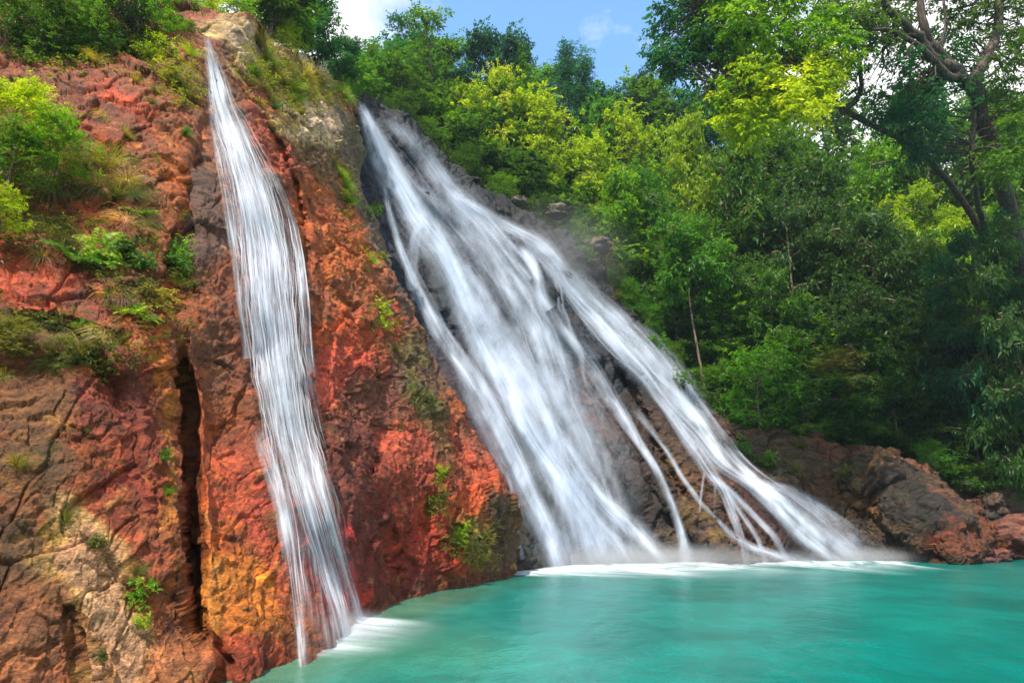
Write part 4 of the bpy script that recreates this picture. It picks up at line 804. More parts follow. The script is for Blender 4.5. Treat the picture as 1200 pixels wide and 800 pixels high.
def plant_tree(kind, px, py, wpx, hpx, d, tone, label, cat='tree', group=None, name=None, on_ground=True, jit=0.12):
    """crown centred on (px, py) of the photo, wpx wide, at distance d; the trunk reaches down to the hillside"""
    src = _rr.choice(LIB[kind]); c = W(px, py, d); slope = np.linalg.norm(c-np.array([0, 0, CAM_H])); wm = wpx/F*slope*0.95; ztop = W(px, py-hpx/2, d)[2]
    if kind == 'shrub' or not on_ground: zb = W(px, py+hpx/2, d)[2]-0.15
    else:
        zb = float(hill_z(c[0], c[1]))-0.1
        zb = min(zb, W(px, py+hpx*0.62, d)[2]); zb = max(zb, ztop-hpx/F*slope*3.4)
    sxy = wm/src['w']; sz = (ztop-zb)/src['top']; sz = min(max(sz, 0.55*sxy), 2.4*sxy)
    zb = ztop-sz*src['top']
    o = empty(name or {'tree': 'tree', 'shrub': 'shrub', 'bush': 'bush'}[cat], (c[0], c[1], zb), _rr.random()*6.28); o.scale = (sxy, sxy*_rr.uniform(.9, 1.1), sz)
    tag(o, label, cat, group)
    t = link('trunk', src['trunk'], o); cr = link('crown', src['crown'], o)
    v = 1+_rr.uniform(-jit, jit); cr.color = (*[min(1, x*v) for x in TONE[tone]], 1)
    return o

# ------------------------------------------------------------------ the jungle trees, one by one
G_SKY = 'trees on the skyline above the falls'; G_SLOPE = 'jungle trees on the slope right of the falls'; G_RIM = 'bushes along the rim of the red cliff'
TREES = [
    ('broad', 456, 84, 84, 72, 43, 'teal', 'blue-green rounded tree with gaps of sky, first right of the notch above the broad waterfall', G_SKY),
    ('airy', 484, 60, 56, 79, 45, 'teal', 'thin airy pale blue-green tree rising into the white cloud above the broad waterfall', G_SKY),
    ('airy', 514, 80, 86, 120, 41, 'mid', 'slender pale-trunked tree with a small tuft on top, tallest over the broad waterfall', G_SKY),
    ('broad', 558, 72, 66, 65, 51, 'blue', 'dark blue-green round crown just left of the dark pointed tree on the skyline', G_SKY),
    ('broad', 592, 82, 66, 82, 50, 'blue', 'dark blue-green dense tree with a pointed tip against blue sky', G_SKY),
    ('broad', 578, 118, 62, 72, 43, 'yellow', 'bright yellow-green tree in front of the dark blue-green pointed tree', G_SKY),
    ('broad', 540, 128, 66, 48, 42, 'lime', 'yellow-green spray of foliage left of the bright yellow-green tree', G_SKY),
    ('conical', 622, 102, 50, 77, 50, 'green', 'small light green pointed tree right of the dark blue-green tree', G_SKY),
    ('conical', 655, 96, 54, 111, 52, 'blue', 'tall narrow blue-green pointed tree standing highest in the middle of the skyline', G_SKY),
    ('conical', 684, 110, 50, 77, 53, 'teal', 'blue-green pointed tree leaning on the tall narrow one', G_SKY),
    ('broad', 712, 132, 70, 56, 55, 'teal', 'low bluish round tree on the skyline right of the pointed trees', G_SKY),
    ('broad', 744, 122, 52, 61, 57, 'blue', 'deep blue-green tree at the right end of the open sky', G_SKY),
    ('conical', 772, 132, 44, 55, 58, 'teal', 'small grey-green pointed tree under the hanging boughs of the big canopy', G_SKY),
    ('broad', 640, 160, 92, 96, 43, 'lime', 'sunlit yellow-green rounded tree below the pointed skyline trees', G_SLOPE),
    ('broad', 596, 150, 80, 84, 44, 'green', 'fresh green tree between the bright yellow tree and the sunlit rounded one', G_SLOPE),
    ('broad', 556, 172, 84, 84, 41.5, 'dark', 'dark green tree hanging over the upper right edge of the broad waterfall', G_SLOPE),
    ('airy', 478, 128, 96, 90, 40.5, 'dark', 'shaded olive tree with thin bare stems right behind the lip of the broad waterfall', G_SLOPE),
    ('broad', 518, 150, 84, 66, 42, 'mid', 'shaded green tree below the slender pale-trunked tree', G_SLOPE),
    ('broad', 624, 222, 84, 74, 42, 'dark', 'dark green tree over the dark rock beside the upper falls', G_SLOPE),
    ('broad', 684, 200, 84, 84, 44, 'lime', 'yellow-speckled tree right of the sunlit rounded tree', G_SLOPE),
    ('broad', 700, 152, 70, 62, 49, 'green', 'green tree below the low bluish round tree', G_SLOPE),
    ('broad', 742, 168, 84, 72, 48, 'lime', 'sunny yellow-green tree under the right end of the open sky', G_SLOPE),
    ('broad', 792, 176, 76, 80, 47, 'lime', 'bright yellow-green tree below the hanging boughs of the big canopy', G_SLOPE),
    ('broad', 766, 226, 84, 72, 43, 'green', 'green tree up the slope behind the thin-stemmed umbrella tree', G_SLOPE),
    ('broad', 722, 248, 80, 72, 42.5, 'bright', 'light green tree at mid slope, above the crest of the right stream', G_SLOPE),
    ('broad', 676, 272, 60, 48, 42, 'dark', 'small dark tree at the rock edge above the upper right stream', G_SLOPE),
    ('umbrella', 818, 278, 122, 76, 37.5, 'green', 'thin-stemmed tree with a fresh green umbrella crown above the round bush', G_SLOPE),
    ('layered', 752, 302, 76, 64, 41, 'mid', 'mid green tiered tree left of the thin-stemmed umbrella tree', G_SLOPE),
    ('broad', 726, 332, 56, 60, 40.5, 'dark', 'small dark tree leaning over the middle of the right stream', G_SLOPE),
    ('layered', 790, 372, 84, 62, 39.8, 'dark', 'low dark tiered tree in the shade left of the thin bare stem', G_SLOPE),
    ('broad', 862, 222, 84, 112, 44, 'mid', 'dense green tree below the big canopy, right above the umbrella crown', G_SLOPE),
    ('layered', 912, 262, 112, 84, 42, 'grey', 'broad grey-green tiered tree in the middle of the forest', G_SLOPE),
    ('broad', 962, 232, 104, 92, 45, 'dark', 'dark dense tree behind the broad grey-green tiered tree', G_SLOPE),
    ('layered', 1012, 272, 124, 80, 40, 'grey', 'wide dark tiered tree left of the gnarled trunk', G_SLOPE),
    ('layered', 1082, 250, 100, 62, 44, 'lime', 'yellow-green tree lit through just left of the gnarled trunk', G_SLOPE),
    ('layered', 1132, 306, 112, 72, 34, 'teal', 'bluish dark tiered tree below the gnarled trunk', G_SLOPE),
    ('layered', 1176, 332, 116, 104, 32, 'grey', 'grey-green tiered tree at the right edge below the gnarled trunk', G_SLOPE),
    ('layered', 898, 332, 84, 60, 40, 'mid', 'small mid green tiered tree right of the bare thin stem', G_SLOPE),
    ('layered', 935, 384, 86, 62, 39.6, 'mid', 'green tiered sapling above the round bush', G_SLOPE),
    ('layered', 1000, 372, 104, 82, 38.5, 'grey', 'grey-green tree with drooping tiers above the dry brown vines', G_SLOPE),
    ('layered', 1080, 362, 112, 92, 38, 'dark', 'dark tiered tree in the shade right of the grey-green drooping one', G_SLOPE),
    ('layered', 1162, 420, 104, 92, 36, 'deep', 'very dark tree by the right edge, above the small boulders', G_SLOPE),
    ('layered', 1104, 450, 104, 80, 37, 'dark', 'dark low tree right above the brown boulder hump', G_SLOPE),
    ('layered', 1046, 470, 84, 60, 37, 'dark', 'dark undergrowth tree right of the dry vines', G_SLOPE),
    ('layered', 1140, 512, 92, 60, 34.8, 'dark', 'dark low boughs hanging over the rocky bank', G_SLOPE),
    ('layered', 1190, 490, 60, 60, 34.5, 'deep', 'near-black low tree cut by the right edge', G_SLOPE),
    ('broad', 872, 168, 96, 84, 50, 'bright', 'light green tree seen under the big yellow canopy', G_SLOPE),
    ('broad', 940, 182, 104, 84, 49, 'mid', 'mid green tree below the yellow boughs', G_SLOPE),
    ('broad', 1042, 192, 84, 64, 50, 'dark', 'dark tree below the bright sky gap beside the gnarled trunk', G_SLOPE),
    ('broad', 1186, 190, 76, 130, 41, 'mid', 'green tree right of the gnarled trunk, cut by the right edge', G_SLOPE),
    ('broad', 1176, 262, 70, 60, 41, 'bright', 'yellow-green crown low behind the foot of the gnarled trunk', G_SLOPE),
]
for T_ in TREES: plant_tree(*T_[:7], T_[7], 'tree', T_[8])
SHR = [
    ('shrub', 886, 458, 138, 112, 37.2, 'green', 'large rounded leafy green bush on the rocky bank beside the falls', 'bush', None),
    ('shrub', 842, 450, 60, 56, 37.6, 'mid', 'small green bush at the left foot of the large rounded bush', 'bush', None),
    ('shrub', 944, 474, 60, 66, 37.4, 'mid', 'green bush at the right side of the large rounded bush', 'bush', None),
    ('shrub', 980, 436, 70, 50, 37.6, 'olive', 'pale olive bush with dry brown vines hanging under it', 'bush', None),
    ('shrub', 1094, 534, 44, 36, 33.6, 'green', 'fresh green bush just behind the crest of the brown bank', 'bush', None),
    ('shrub', 1150, 556, 46, 34, 33.6, 'mid', 'small mid green bush above the small boulders', 'bush', None),
    ('shrub', 1192, 574, 40, 46, 33, 'green', 'bright fern-like bush at the right edge above the boulders', 'bush', None),
    ('shrub', 758, 372, 44, 44, 38.4, 'green', 'broad-leaved green plant leaning to the middle of the right stream', 'bush', None),
    ('shrub', 740, 345, 44, 36, 38.6, 'green', 'small fresh green bush above the broad-leaved plant', 'bush', None),
    ('shrub', 786, 415, 34, 30, 37.4, 'mid', 'tiny bush on the dark rock edge left of the large rounded bush', 'bush', None),
    ('shrub', 1010, 500, 60, 34, 37, 'mid', 'low green scrub on the crest of the bank', 'bush', None),
    ('shrub', 702, 300, 50, 40, 39.5, 'olive', 'olive scrub on the pale boulder at the top of the right stream', 'bush', None),
    ('shrub', 470, 126, 44, 36, 36.6, 'dark', 'shaded shrub overhanging the rock edge nearest the lip of the broad waterfall', 'bush', 'shrubs along the upper rock edge'),
    ('shrub', 506, 158, 44, 36, 37.8, 'mid', 'drooping shrub second down the upper rock edge of the broad waterfall', 'bush', 'shrubs along the upper rock edge'),
    ('shrub', 546, 190, 46, 36, 38.6, 'dark', 'dark shrub third down the upper rock edge', 'bush', 'shrubs along the upper rock edge'),
    ('shrub', 590, 220, 46, 36, 39.2, 'mid', 'shrub over the middle of the upper rock edge', 'bush', 'shrubs along the upper rock edge'),
    ('shrub', 634, 246, 46, 36, 39.4, 'dark', 'dark shrub beside the pale rounded boulder on the upper rock edge', 'bush', 'shrubs along the upper rock edge'),
    ('shrub', 676, 276, 40, 34, 39.2, 'mid', 'green shrub between the two boulders on the upper rock edge', 'bush', 'shrubs along the upper rock edge'),
    ('shrub', 724, 330, 40, 36, 38.6, 'dark', 'dark shrub where the right stream turns steeply down', 'bush', 'shrubs along the upper rock edge'),
    ('shrub', 812, 446, 36, 30, 36.8, 'mid', 'small shrub at the lower end of the rock edge beside the right stream', 'bush', 'shrubs along the upper rock edge'),
    # rim of the red cliff
    ('shrub', 12, 22, 74, 80, 12.3, 'mid', 'green bush at the top left corner of the cliff rim', 'bush', G_RIM),
    ('shrub', 48, 18, 74, 76, 13.0, 'dark', 'dark green bush second along the left cliff rim', 'bush', G_RIM),
    ('shrub', 88, 30, 80, 84, 13.6, 'mid', 'bush with long arching leaves in the middle of the left cliff rim', 'bush', G_RIM),
    ('shrub', 118, 52, 64, 64, 13.8, 'dark', 'low dark bush overhanging the red rock at the rim', 'bush', G_RIM),
    ('shrub', 128, 4, 90, 84, 15.0, 'green', 'tall green bush behind the low dark rim bush', 'bush', G_RIM),
    ('shrub', 156, 44, 72, 80, 14.6, 'deep', 'near-black shaded bush on the rim left of the narrow fall', 'bush', G_RIM),
    ('shrub', 178, 66, 56, 50, 14.7, 'lime', 'bright yellow-green bush hanging over the rim left of the narrow fall', 'bush', G_RIM),
    ('shrub', 192, 14, 90, 84, 16.0, 'green', 'tall bright bush above the yellow-green rim bush', 'bush', G_RIM),
    ('shrub', 206, 46, 56, 56, 15.7, 'bright', 'light green bush next to the top of the narrow fall', 'bush', G_RIM),
    ('shrub', 232, 2, 60, 60, 18.2, 'lime', 'sunlit yellow bush directly above the top of the narrow fall', 'bush', G_RIM),
    ('shrub', 60, -20, 120, 90, 15.6, 'dark', 'dark bush rising out of the frame above the left rim', 'bush', G_RIM),
    ('shrub', 280, 0, 60, 50, 20.5, 'bright', 'light green bush on the pale rock right of the narrow fall', 'bush', G_RIM),
    # bright bush low on the cliff
    ('shrub', 22, 124, 84, 50, 10.2, 'lime', 'bright yellow-green bush on the red cliff, topmost at the left edge', 'bush', None),
    ('shrub', 74, 160, 72, 56, 10.2, 'bright', 'bright green bush sticking out over red rock, right of the edge clump', 'bush', None),
    ('shrub', 18, 172, 70, 56, 9.6, 'mid', 'darker green bush at the left edge under the yellow-green one', 'bush', None),
    ('shrub', 6, 238, 46, 40, 9.0, 'lime', 'small yellow-green bush cut by the left edge above red rock', 'bush', None),
    ('shrub', 20, 388, 64, 34, 8.1, 'olive', 'dark straggly bush in the rock hollow at the left edge', 'bush', None),
    ('shrub', 70, 404, 38, 26, 8.3, 'olive', 'dark straggly bush filling the right end of the rock hollow', 'bush', None),
]
for s_ in SHR: plant_tree(*s_[:7], s_[7], s_[8], s_[9], on_ground=False)
RIDGE = [
    ('broad', 318, -12, 110, 110, 23, 'dark', 'dark green tree above the pale rock between the two falls'),
    ('broad', 352, 18, 62, 76, 26, 'green', 'light green tree on the ridge right of the dark one'),
    ('broad', 376, 38, 56, 80, 29, 'teal', 'blue-green tree on the ridge against white cloud'),
    ('broad', 400, 72, 44, 60, 32, 'teal', 'blue-green tree low on the ridge near the broad waterfall lip'),
    ('broad', 424, 98, 50, 44, 37, 'green', 'low green tree just above the lip of the broad waterfall'),
    ('shrub', 404, 100, 40, 36, 32.5, 'green', 'green bush on the grassy edge left of the broad waterfall lip'),
    ('shrub', 448, 112, 44, 34, 39, 'dark', 'shaded bush right behind the lip of the broad waterfall'),
    ('shrub', 340, 45, 40, 36, 23.5, 'lime', 'yellow-green bush on the grassy ridge between the falls'),
]
for r_ in RIDGE: plant_tree(*r_[:7], r_[7], 'bush' if r_[0] == 'shrub' else 'tree', 'trees on the ridge between the two falls', on_ground=False)
# further crowns filling the slope behind; nothing tells one from the next
FILL = [(700, 330, 41.5), (650, 265, 43.5), (600, 235, 43.5), (575, 210, 44), (500, 175, 42.5), (530, 195, 42), (470, 150, 42), (450, 125, 41), (830, 330, 42), (860, 290, 44), (800, 290, 43), (840, 390, 40.5), (870, 380, 41),
        (900, 400, 41), (960, 320, 43), (1040, 330, 42), (1060, 400, 40), (1020, 430, 39.5), (960, 430, 40), (1130, 380, 40), (1200, 400, 38), (1150, 480, 37), (1060, 300, 45), (1000, 220, 50), (900, 215, 50), (820, 215, 50),
        (1130, 220, 48), (1200, 240, 45), (1080, 200, 52), (760, 150, 58), (830, 150, 58), (900, 140, 60), (980, 140, 60), (1060, 150, 60), (1140, 150, 58), (1200, 140, 55), (700, 180, 55), (650, 130, 57), (610, 130, 55), (480, 95, 50), (520, 100, 52), (1230, 320, 40), (1230, 470, 36), (770, 330, 42), (1090, 490, 38), (980, 490, 38.5), (920, 440, 39.5), (740, 200, 52), (670, 235, 46)]
MARKS = [('the thin-stemmed umbrella tree', 818, 278), ('the large rounded bush', 886, 458), ('the gnarled forked trunk', 1150, 150), ('the glowing yellow canopy', 905, 100), ('the lip of the broad waterfall', 430, 125), ('the right stream', 720, 385), ('the brown bank hump', 1090, 590),
         ('the tallest narrow pointed tree', 655, 90), ('the dark pointed skyline tree', 592, 76), ('the sunlit rounded tree', 640, 165), ('the buff boulder', 700, 288), ('the dry brown vines', 980, 430), ('the wide grey-green tiered tree', 912, 262), ('the sky gap', 735, 60), ('the right edge', 1200, 350), ('the flat-topped boulder', 1180, 596)]
_used = set()
def where_label(adj, x, y):
    for nm, mx_, my_ in sorted(MARKS, key=lambda m: math.hypot(m[1]-x, m[2]-y)):
        dx, dy = x-mx_, y-my_; r = math.hypot(dx, dy)
        dr = 'directly behind' if r < 22 else ('just ' if r < 60 else 'some way ' if r < 120 else 'far ')+(('above' if dy < 0 else 'below') if abs(dy) > 2*abs(dx) else ('left of' if dx < 0 else 'right of') if abs(dx) > 2*abs(dy) else ('above and left of' if dx < 0 else 'above and right of') if dy < 0 else ('below and left of' if dx < 0 else 'below and right of'))
        lb = '%s jungle tree %s %s' % (adj, dr, nm)
        if (dr, nm) not in _used: _used.add((dr, nm)); return lb
ADJ = {'dark': 'dark green', 'mid': 'mid green', 'grey': 'dull green', 'bright': 'light green', 'teal': 'blue-green', 'green': 'fresh green'}
for i, (x, y, d) in enumerate(FILL):
    far = y < 200; tn = ['dark', 'mid', 'grey', 'dark', 'mid', 'bright'][i % 6] if not far else ['teal', 'green', 'mid'][i % 3]
    plant_tree(['broad', 'layered', 'broad'][i % 3], x, y, 104, 92, d, tn, where_label(ADJ[tn], x, y), 'tree', 'upper forest filling trees' if far else 'lower forest filling trees')

# ------------------------------------------------------------------ two great canopy trees on the right
def limb(pts, n=14, seed=0, wig=0.10):
    a = np.array([W(p[0], p[1], p[2]) for p in pts]); rr_ = np.array([p[3] for p in pts], float); t = np.linspace(0, len(pts)-1, n)
    c = np.stack([np.interp(t, np.arange(len(pts)), a[:, j]) for j in range(3)], -1); r = np.interp(t, np.arange(len(pts)), rr_)
    kr = np.array([.25, .5, .25])
    for _ in range(2):
        c[1:-1] = .25*c[:-2]+.5*c[1:-1]+.25*c[2:]
    rs = np.random.RandomState(seed); c[1:-1] += rs.normal(size=(n-2, 3))*wig*r[1:-1, None]*2
    return c, r
def great_tree(name, label, limbs, crowns, bark, seed, leaf=.2):
    rs = np.random.RandomState(seed); root = limb(limbs[0], 20)[0][0]; o = empty(name, tuple(root)); tag(o, label, 'tree'); wood = MB(); allp = []
    for i, lb in enumerate(limbs):
        c, r = limb(lb, 20, seed+i); wood.tube(c-root, r, 10); allp.append(c)
    allp = np.concatenate(allp)
    cr_list = []
    for (cx, cy_, cd, rx, ry, rd, n, tone, sp) in crowns:
        tips = []; outs = []; c0 = W(cx, cy_, cd)
        while len(tips) < n:
            v = rs.normal(size=3); v = v/np.linalg.norm(v)*rs.rand()**0.45; p = W(cx+v[0]*rx, cy_+v[1]*ry, cd+v[2]*rd)
            if fbm(p[None]*0.55+seed, 2)[0] < -0.22: continue
            tips.append(p); outs.append(p-c0+np.array([0, 0, -.3]))
        tips = np.array(tips)
        # twigs from each clump back to the nearest limb, in steps
        near = allp[((tips[:, None]-allp[None])**2).sum(-1).argmin(1)]
        for p, q in zip(tips[::2], near[::2]):
            if np.linalg.norm(p-q) < 6:
                m = (p+q)/2+rs.normal(size=3)*0.25+np.array([0, 0, .25]); wood.tube(np.array([q, (q+m)/2+rs.normal(size=3)*.06, m, (m+p)/2, p])-root, np.array([.05, .04, .03, .02, .01]), 4)
        mb = MB(); leaf_cloud(mb, tips-root, outs, rs, sp, 7, .55, leaf, .5, .45, .3)
        c_ = link('crown', mb.mesh('crown', M_LEAF, False), o); c_.color = (*TONE[tone], 1); cr_list.append(c_)
    link('trunk', wood.mesh('trunk', bark), o)
    return o
great_tree('tree', 'great gnarled tree with a forked grey trunk leaning in at the upper right',
    [[(1222, 470, 37, .62), (1208, 380, 35.6, .56), (1188, 262, 33, .40), (1168, 190, 31, .36), (1150, 130, 29.4, .35), (1138, 98, 28.6, .37)],
     [(1138, 102, 28.6, .30), (1122, 84, 28.2, .27), (1104, 66, 27.8, .24), (1086, 44, 27.4, .22), (1079, 10, 27.2, .17), (1072, -50, 27, .10)],
     [(1118, 80, 28.1, .30), (1096, 72, 27.8, .24), (1078, 44, 27.3, .22), (1060, 30, 26.8, .18), (1038, 10, 26.2, .14), (1020, -40, 25.6, .08)],
     [(1138, 98, 28.6, .31), (1152, 74, 28.8, .28), (1166, 52, 29, .24), (1171, 20, 29, .20), (1176, -50, 29, .16)],
     [(1130, 92, 28.4, .24), (1108, 90, 27.8, .20), (1092, 66, 27.2, .15), (1050, 36, 26.4, .10), (1010, 34, 25.6, .05)],
     [(1096, 56, 27.6, .10), (1070, 40, 27, .07), (1030, 44, 26.4, .04)], [(1100, 60, 27.7, .10), (1110, 30, 27.4, .08), (1106, 2, 27.2, .06), (1112, -30, 27.2, .04)],
     [(1180, 330, 35.2, .16), (1150, 260, 33, .14), (1138, 190, 29.6, .12), (1142, 130, 29.2, .10)]],
    [(1060, 90, 29, 84, 64, 2.5, 90, 'teal', 9), (1110, 20, 30, 90, 60, 2.5, 80, 'grey', 9), (1190, 60, 29, 40, 90, 2.5, 60, 'dark', 10), (1080, 150, 30, 80, 44, 2, 60, 'blue', 9), (1010, 20, 27, 60, 50, 2, 60, 'grey', 8),
     (1190, 170, 29, 30, 50, 1.5, 30, 'mid', 9), (1130, -70, 29, 160, 70, 4, 130, 'dark', 9), (1168, 196, 29, 22, 20, .8, 10, 'mid', 8)], M_BARK_D, 31, .19)
great_tree('tree', 'overhanging canopy tree with glowing yellow-green leaves at the top centre right',
    [[(1230, 420, 36, .22), (1170, 300, 35, .20), (1120, 215, 33.5, .17), (1060, 160, 31.5, .15), (1000, 140, 29.6, .14), (960, 104, 28, .14), (930, 70, 27, .11), (880, 30, 26, .08), (820, 10, 25.5, .05)],
     [(985, 132, 29, .16), (1004, 118, 28.6, .12), (1012, 92, 28.2, .10), (1000, 50, 27.6, .07), (960, 0, 27, .04)], [(930, 70, 27, .08), (890, 80, 26, .06), (840, 100, 25.5, .04)], [(930, 70, 27, .07), (910, 10, 26.4, .05), (880, -40, 26, .03)]],
    [(818, 34, 26.5, 56, 50, 2, 84, 'teal', 9), (786, 66, 26, 34, 24, 1.2, 26, 'teal', 9), (852, 92, 26.5, 46, 44, 2, 60, 'green', 9), (880, 20, 25.5, 70, 56, 2, 110, 'bright', 10), (900, 96, 25.5, 70, 50, 1.8, 66, 'lime', 9),
     (940, 110, 25, 50, 38, 1.4, 40, 'yellow', 9), (886, 140, 25.4, 50, 30, 1.4, 44, 'lime', 9), (960, 40, 26, 60, 60, 2, 80, 'bright', 9), (870, -60, 26, 130, 60, 3, 110, 'green', 9), (960, 76, 25.5, 34, 26, 1, 26, 'yellow', 9)], M_BARK_D, 57, .2)

# ------------------------------------------------------------------ undergrowth on the hillside (one uncountable mass)
rs = np.random.RandomState(77)
ug = MB(); n = 5200; px = rs.uniform(430, 1320, n); d = 37+rs.rand(n)**1.5*24; xs = (px-600)/F*d*1.02
near = np.interp(xs/d, [-0.8, -0.5, -0.40, -0.28, -0.15, 0.0, 0.1, 0.25, 0.35, 0.5, 0.6, 0.8], [22, 22, 25, 34, 37, 40, 41, 39, 38, 37, 34, 35])
d = np.maximum(d, near+rs.rand(n)*2.5); xs = (px-600)/F*d*1.02; zs = hill_z(xs, d)+rs.rand(n)**1.6*1.5
tips = np.stack([xs, d, zs], -1); tone = np.clip(0.5+0.5*fbm(tips*0.35, 3), 0, 1)
leaf_cloud(ug, tips, rs.normal(size=(n, 3))*.5+(0, -.4, .6), rs, 5, 6, .75, .24, .42, .6, tone=tone)
u = link('undergrowth', ug.mesh('undergrowth', M_LEAF, False)); u.color = (.035, .075, .018, 1)
tag(u, 'tangled dark green undergrowth covering the forest slope between the tree stems', 'undergrowth', kind='stuff')

# ------------------------------------------------------------------ plants rooted on the rock
def blades(nb, L, w, spread, droop, rs, seg=5, start=0.03):
    mb = MB()
    for i in range(nb):
        az = rs.rand()*6.283; sp = rs.rand()**0.7*spread; l = L*rs.uniform(.5, 1.1); d = np.array([math.cos(az)*sp, math.sin(az)*sp, 1.0]); d /= np.linalg.norm(d)
        p = np.array([math.cos(az), math.sin(az), 0])*start*rs.rand()*L*4; pts = [p]
        for k_ in range(seg):
            d = unit(d+np.array([math.cos(az)*.05, math.sin(az)*.05, -droop/seg*(k_+1)*0.7])+rs.normal(size=3)*.05); pts.append(pts[-1]+d*l/seg)
        pts = np.array(pts); T = np.gradient(pts, axis=0); S = unit(np.cross(T, np.array([math.sin(az+1), .3, .4]))); ww = w*np.linspace(1, .08, seg+1)[:, None]*rs.uniform(.6, 1.2)
        V = np.stack([pts-S*ww, pts+S*ww], 1).reshape(-1, 3); a = np.arange(seg)*2; q = np.stack([a, a+1, a+3, a+2], 1)
        mb.add(V, np.concatenate([q[:, [0, 1, 2]], q[:, [0, 2, 3]]]), np.full(len(V), rs.rand()))
    return mb.mesh('blades', M_BLADE, False)
def fern_mesh(rs, nf=9):
    mb = MB()
    for i in range(nf):
        az = i*2.4+rs.rand()*.5; fr = bent((0, 0, 0), (math.cos(az)*.7, math.sin(az)*.7, .9), .5*rs.uniform(.7, 1.1), rs, 9, -1.3, .03); mb.tube(fr, np.linspace(.005, .001, 10), 4)
        for k_ in range(1, 10):
            T = unit(fr[k_]-fr[k_-1]); S = unit(np.cross(T, (0, 0, 1))); l = .13*math.sin(math.pi*(k_/10)**.7)+.02
            for s in (-1, 1):
                for h in (0, .5):
                    b = fr[k_]*(1-h)+fr[k_-1]*h; e = b+S*s*l+T*l*.3-np.array([0, 0, .02]); m = (b+e)/2; V = np.array([b, m+T*.016, e, m-T*.016]); mb.add(V, [[0, 1, 2], [0, 2, 3]], np.full(4, rs.rand()))
    return mb.mesh('fronds', M_LEAF, False)
rs = np.random.RandomState(3)
PL = {'grass': [(blades(260, .5, .0045, .8, .6, rs), 'grass_tuft', 'blades') for _ in range(3)], 'dry': [(blades(260, .55, .004, 1.3, 2.2, rs), 'dry_grass', 'blades') for _ in range(3)],
      'fern': [(fern_mesh(rs), 'fern', 'fronds') for _ in range(2)]}
def leafy(rs):
    mb = MB(); tips = rs.normal(size=(16, 3))*.14+np.array([0, 0, .22]); tips[:, 2] = np.abs(tips[:, 2]); leaf_cloud(mb, tips, tips, rs, 5, 6, .16, .085, .5, .6)
    for t in tips: mb.tube(np.array([(0, 0, -.05), t*.5, t]), np.array([.006, .004, .002]), 4)
    return mb.mesh('leaves', M_LEAF, False)
PL['leafy'] = [(leafy(rs), 'leafy_plant', 'leaves') for _ in range(3)]
ZW = Vector((0, 0, 1))
def rock_plant(kind, px, py, size, tone, label, which='AB', group=None, cat=None):
    p, nrm = hit(px, py, which)
    if p is None: return
    me, nm, part = _rr.choice(PL[kind]); dist = np.linalg.norm(p-np.array([0, 0, CAM_H])); s = size/F*dist/(0.62 if kind != 'grass' or group != 'rim grass' else 0.85)
    up = (Vector(nrm)*(.9 if kind != 'dry' else 1.1)+ZW*(.8 if kind != 'dry' else .15)).normalized()
    o = link(nm, me, None, tuple(p-nrm*0.02)); q = ZW.rotation_difference(up); e = q.to_matrix() @ Vector((1, 0, 0)); o.rotation_mode = 'QUATERNION'
    from mathutils import Quaternion
    o.rotation_quaternion = q @ Quaternion((0, 0, 1), _rr.random()*6.28); o.scale = (s, s, s)
    v = 1+_rr.uniform(-.15, .15); o.color = (*[x*v for x in TONE[tone]], 1)
    tag(o, label, cat or {'grass': 'grass tuft', 'dry': 'dry grass', 'fern': 'fern', 'leafy': 'small plant'}[kind], group, 'thing')
    return o
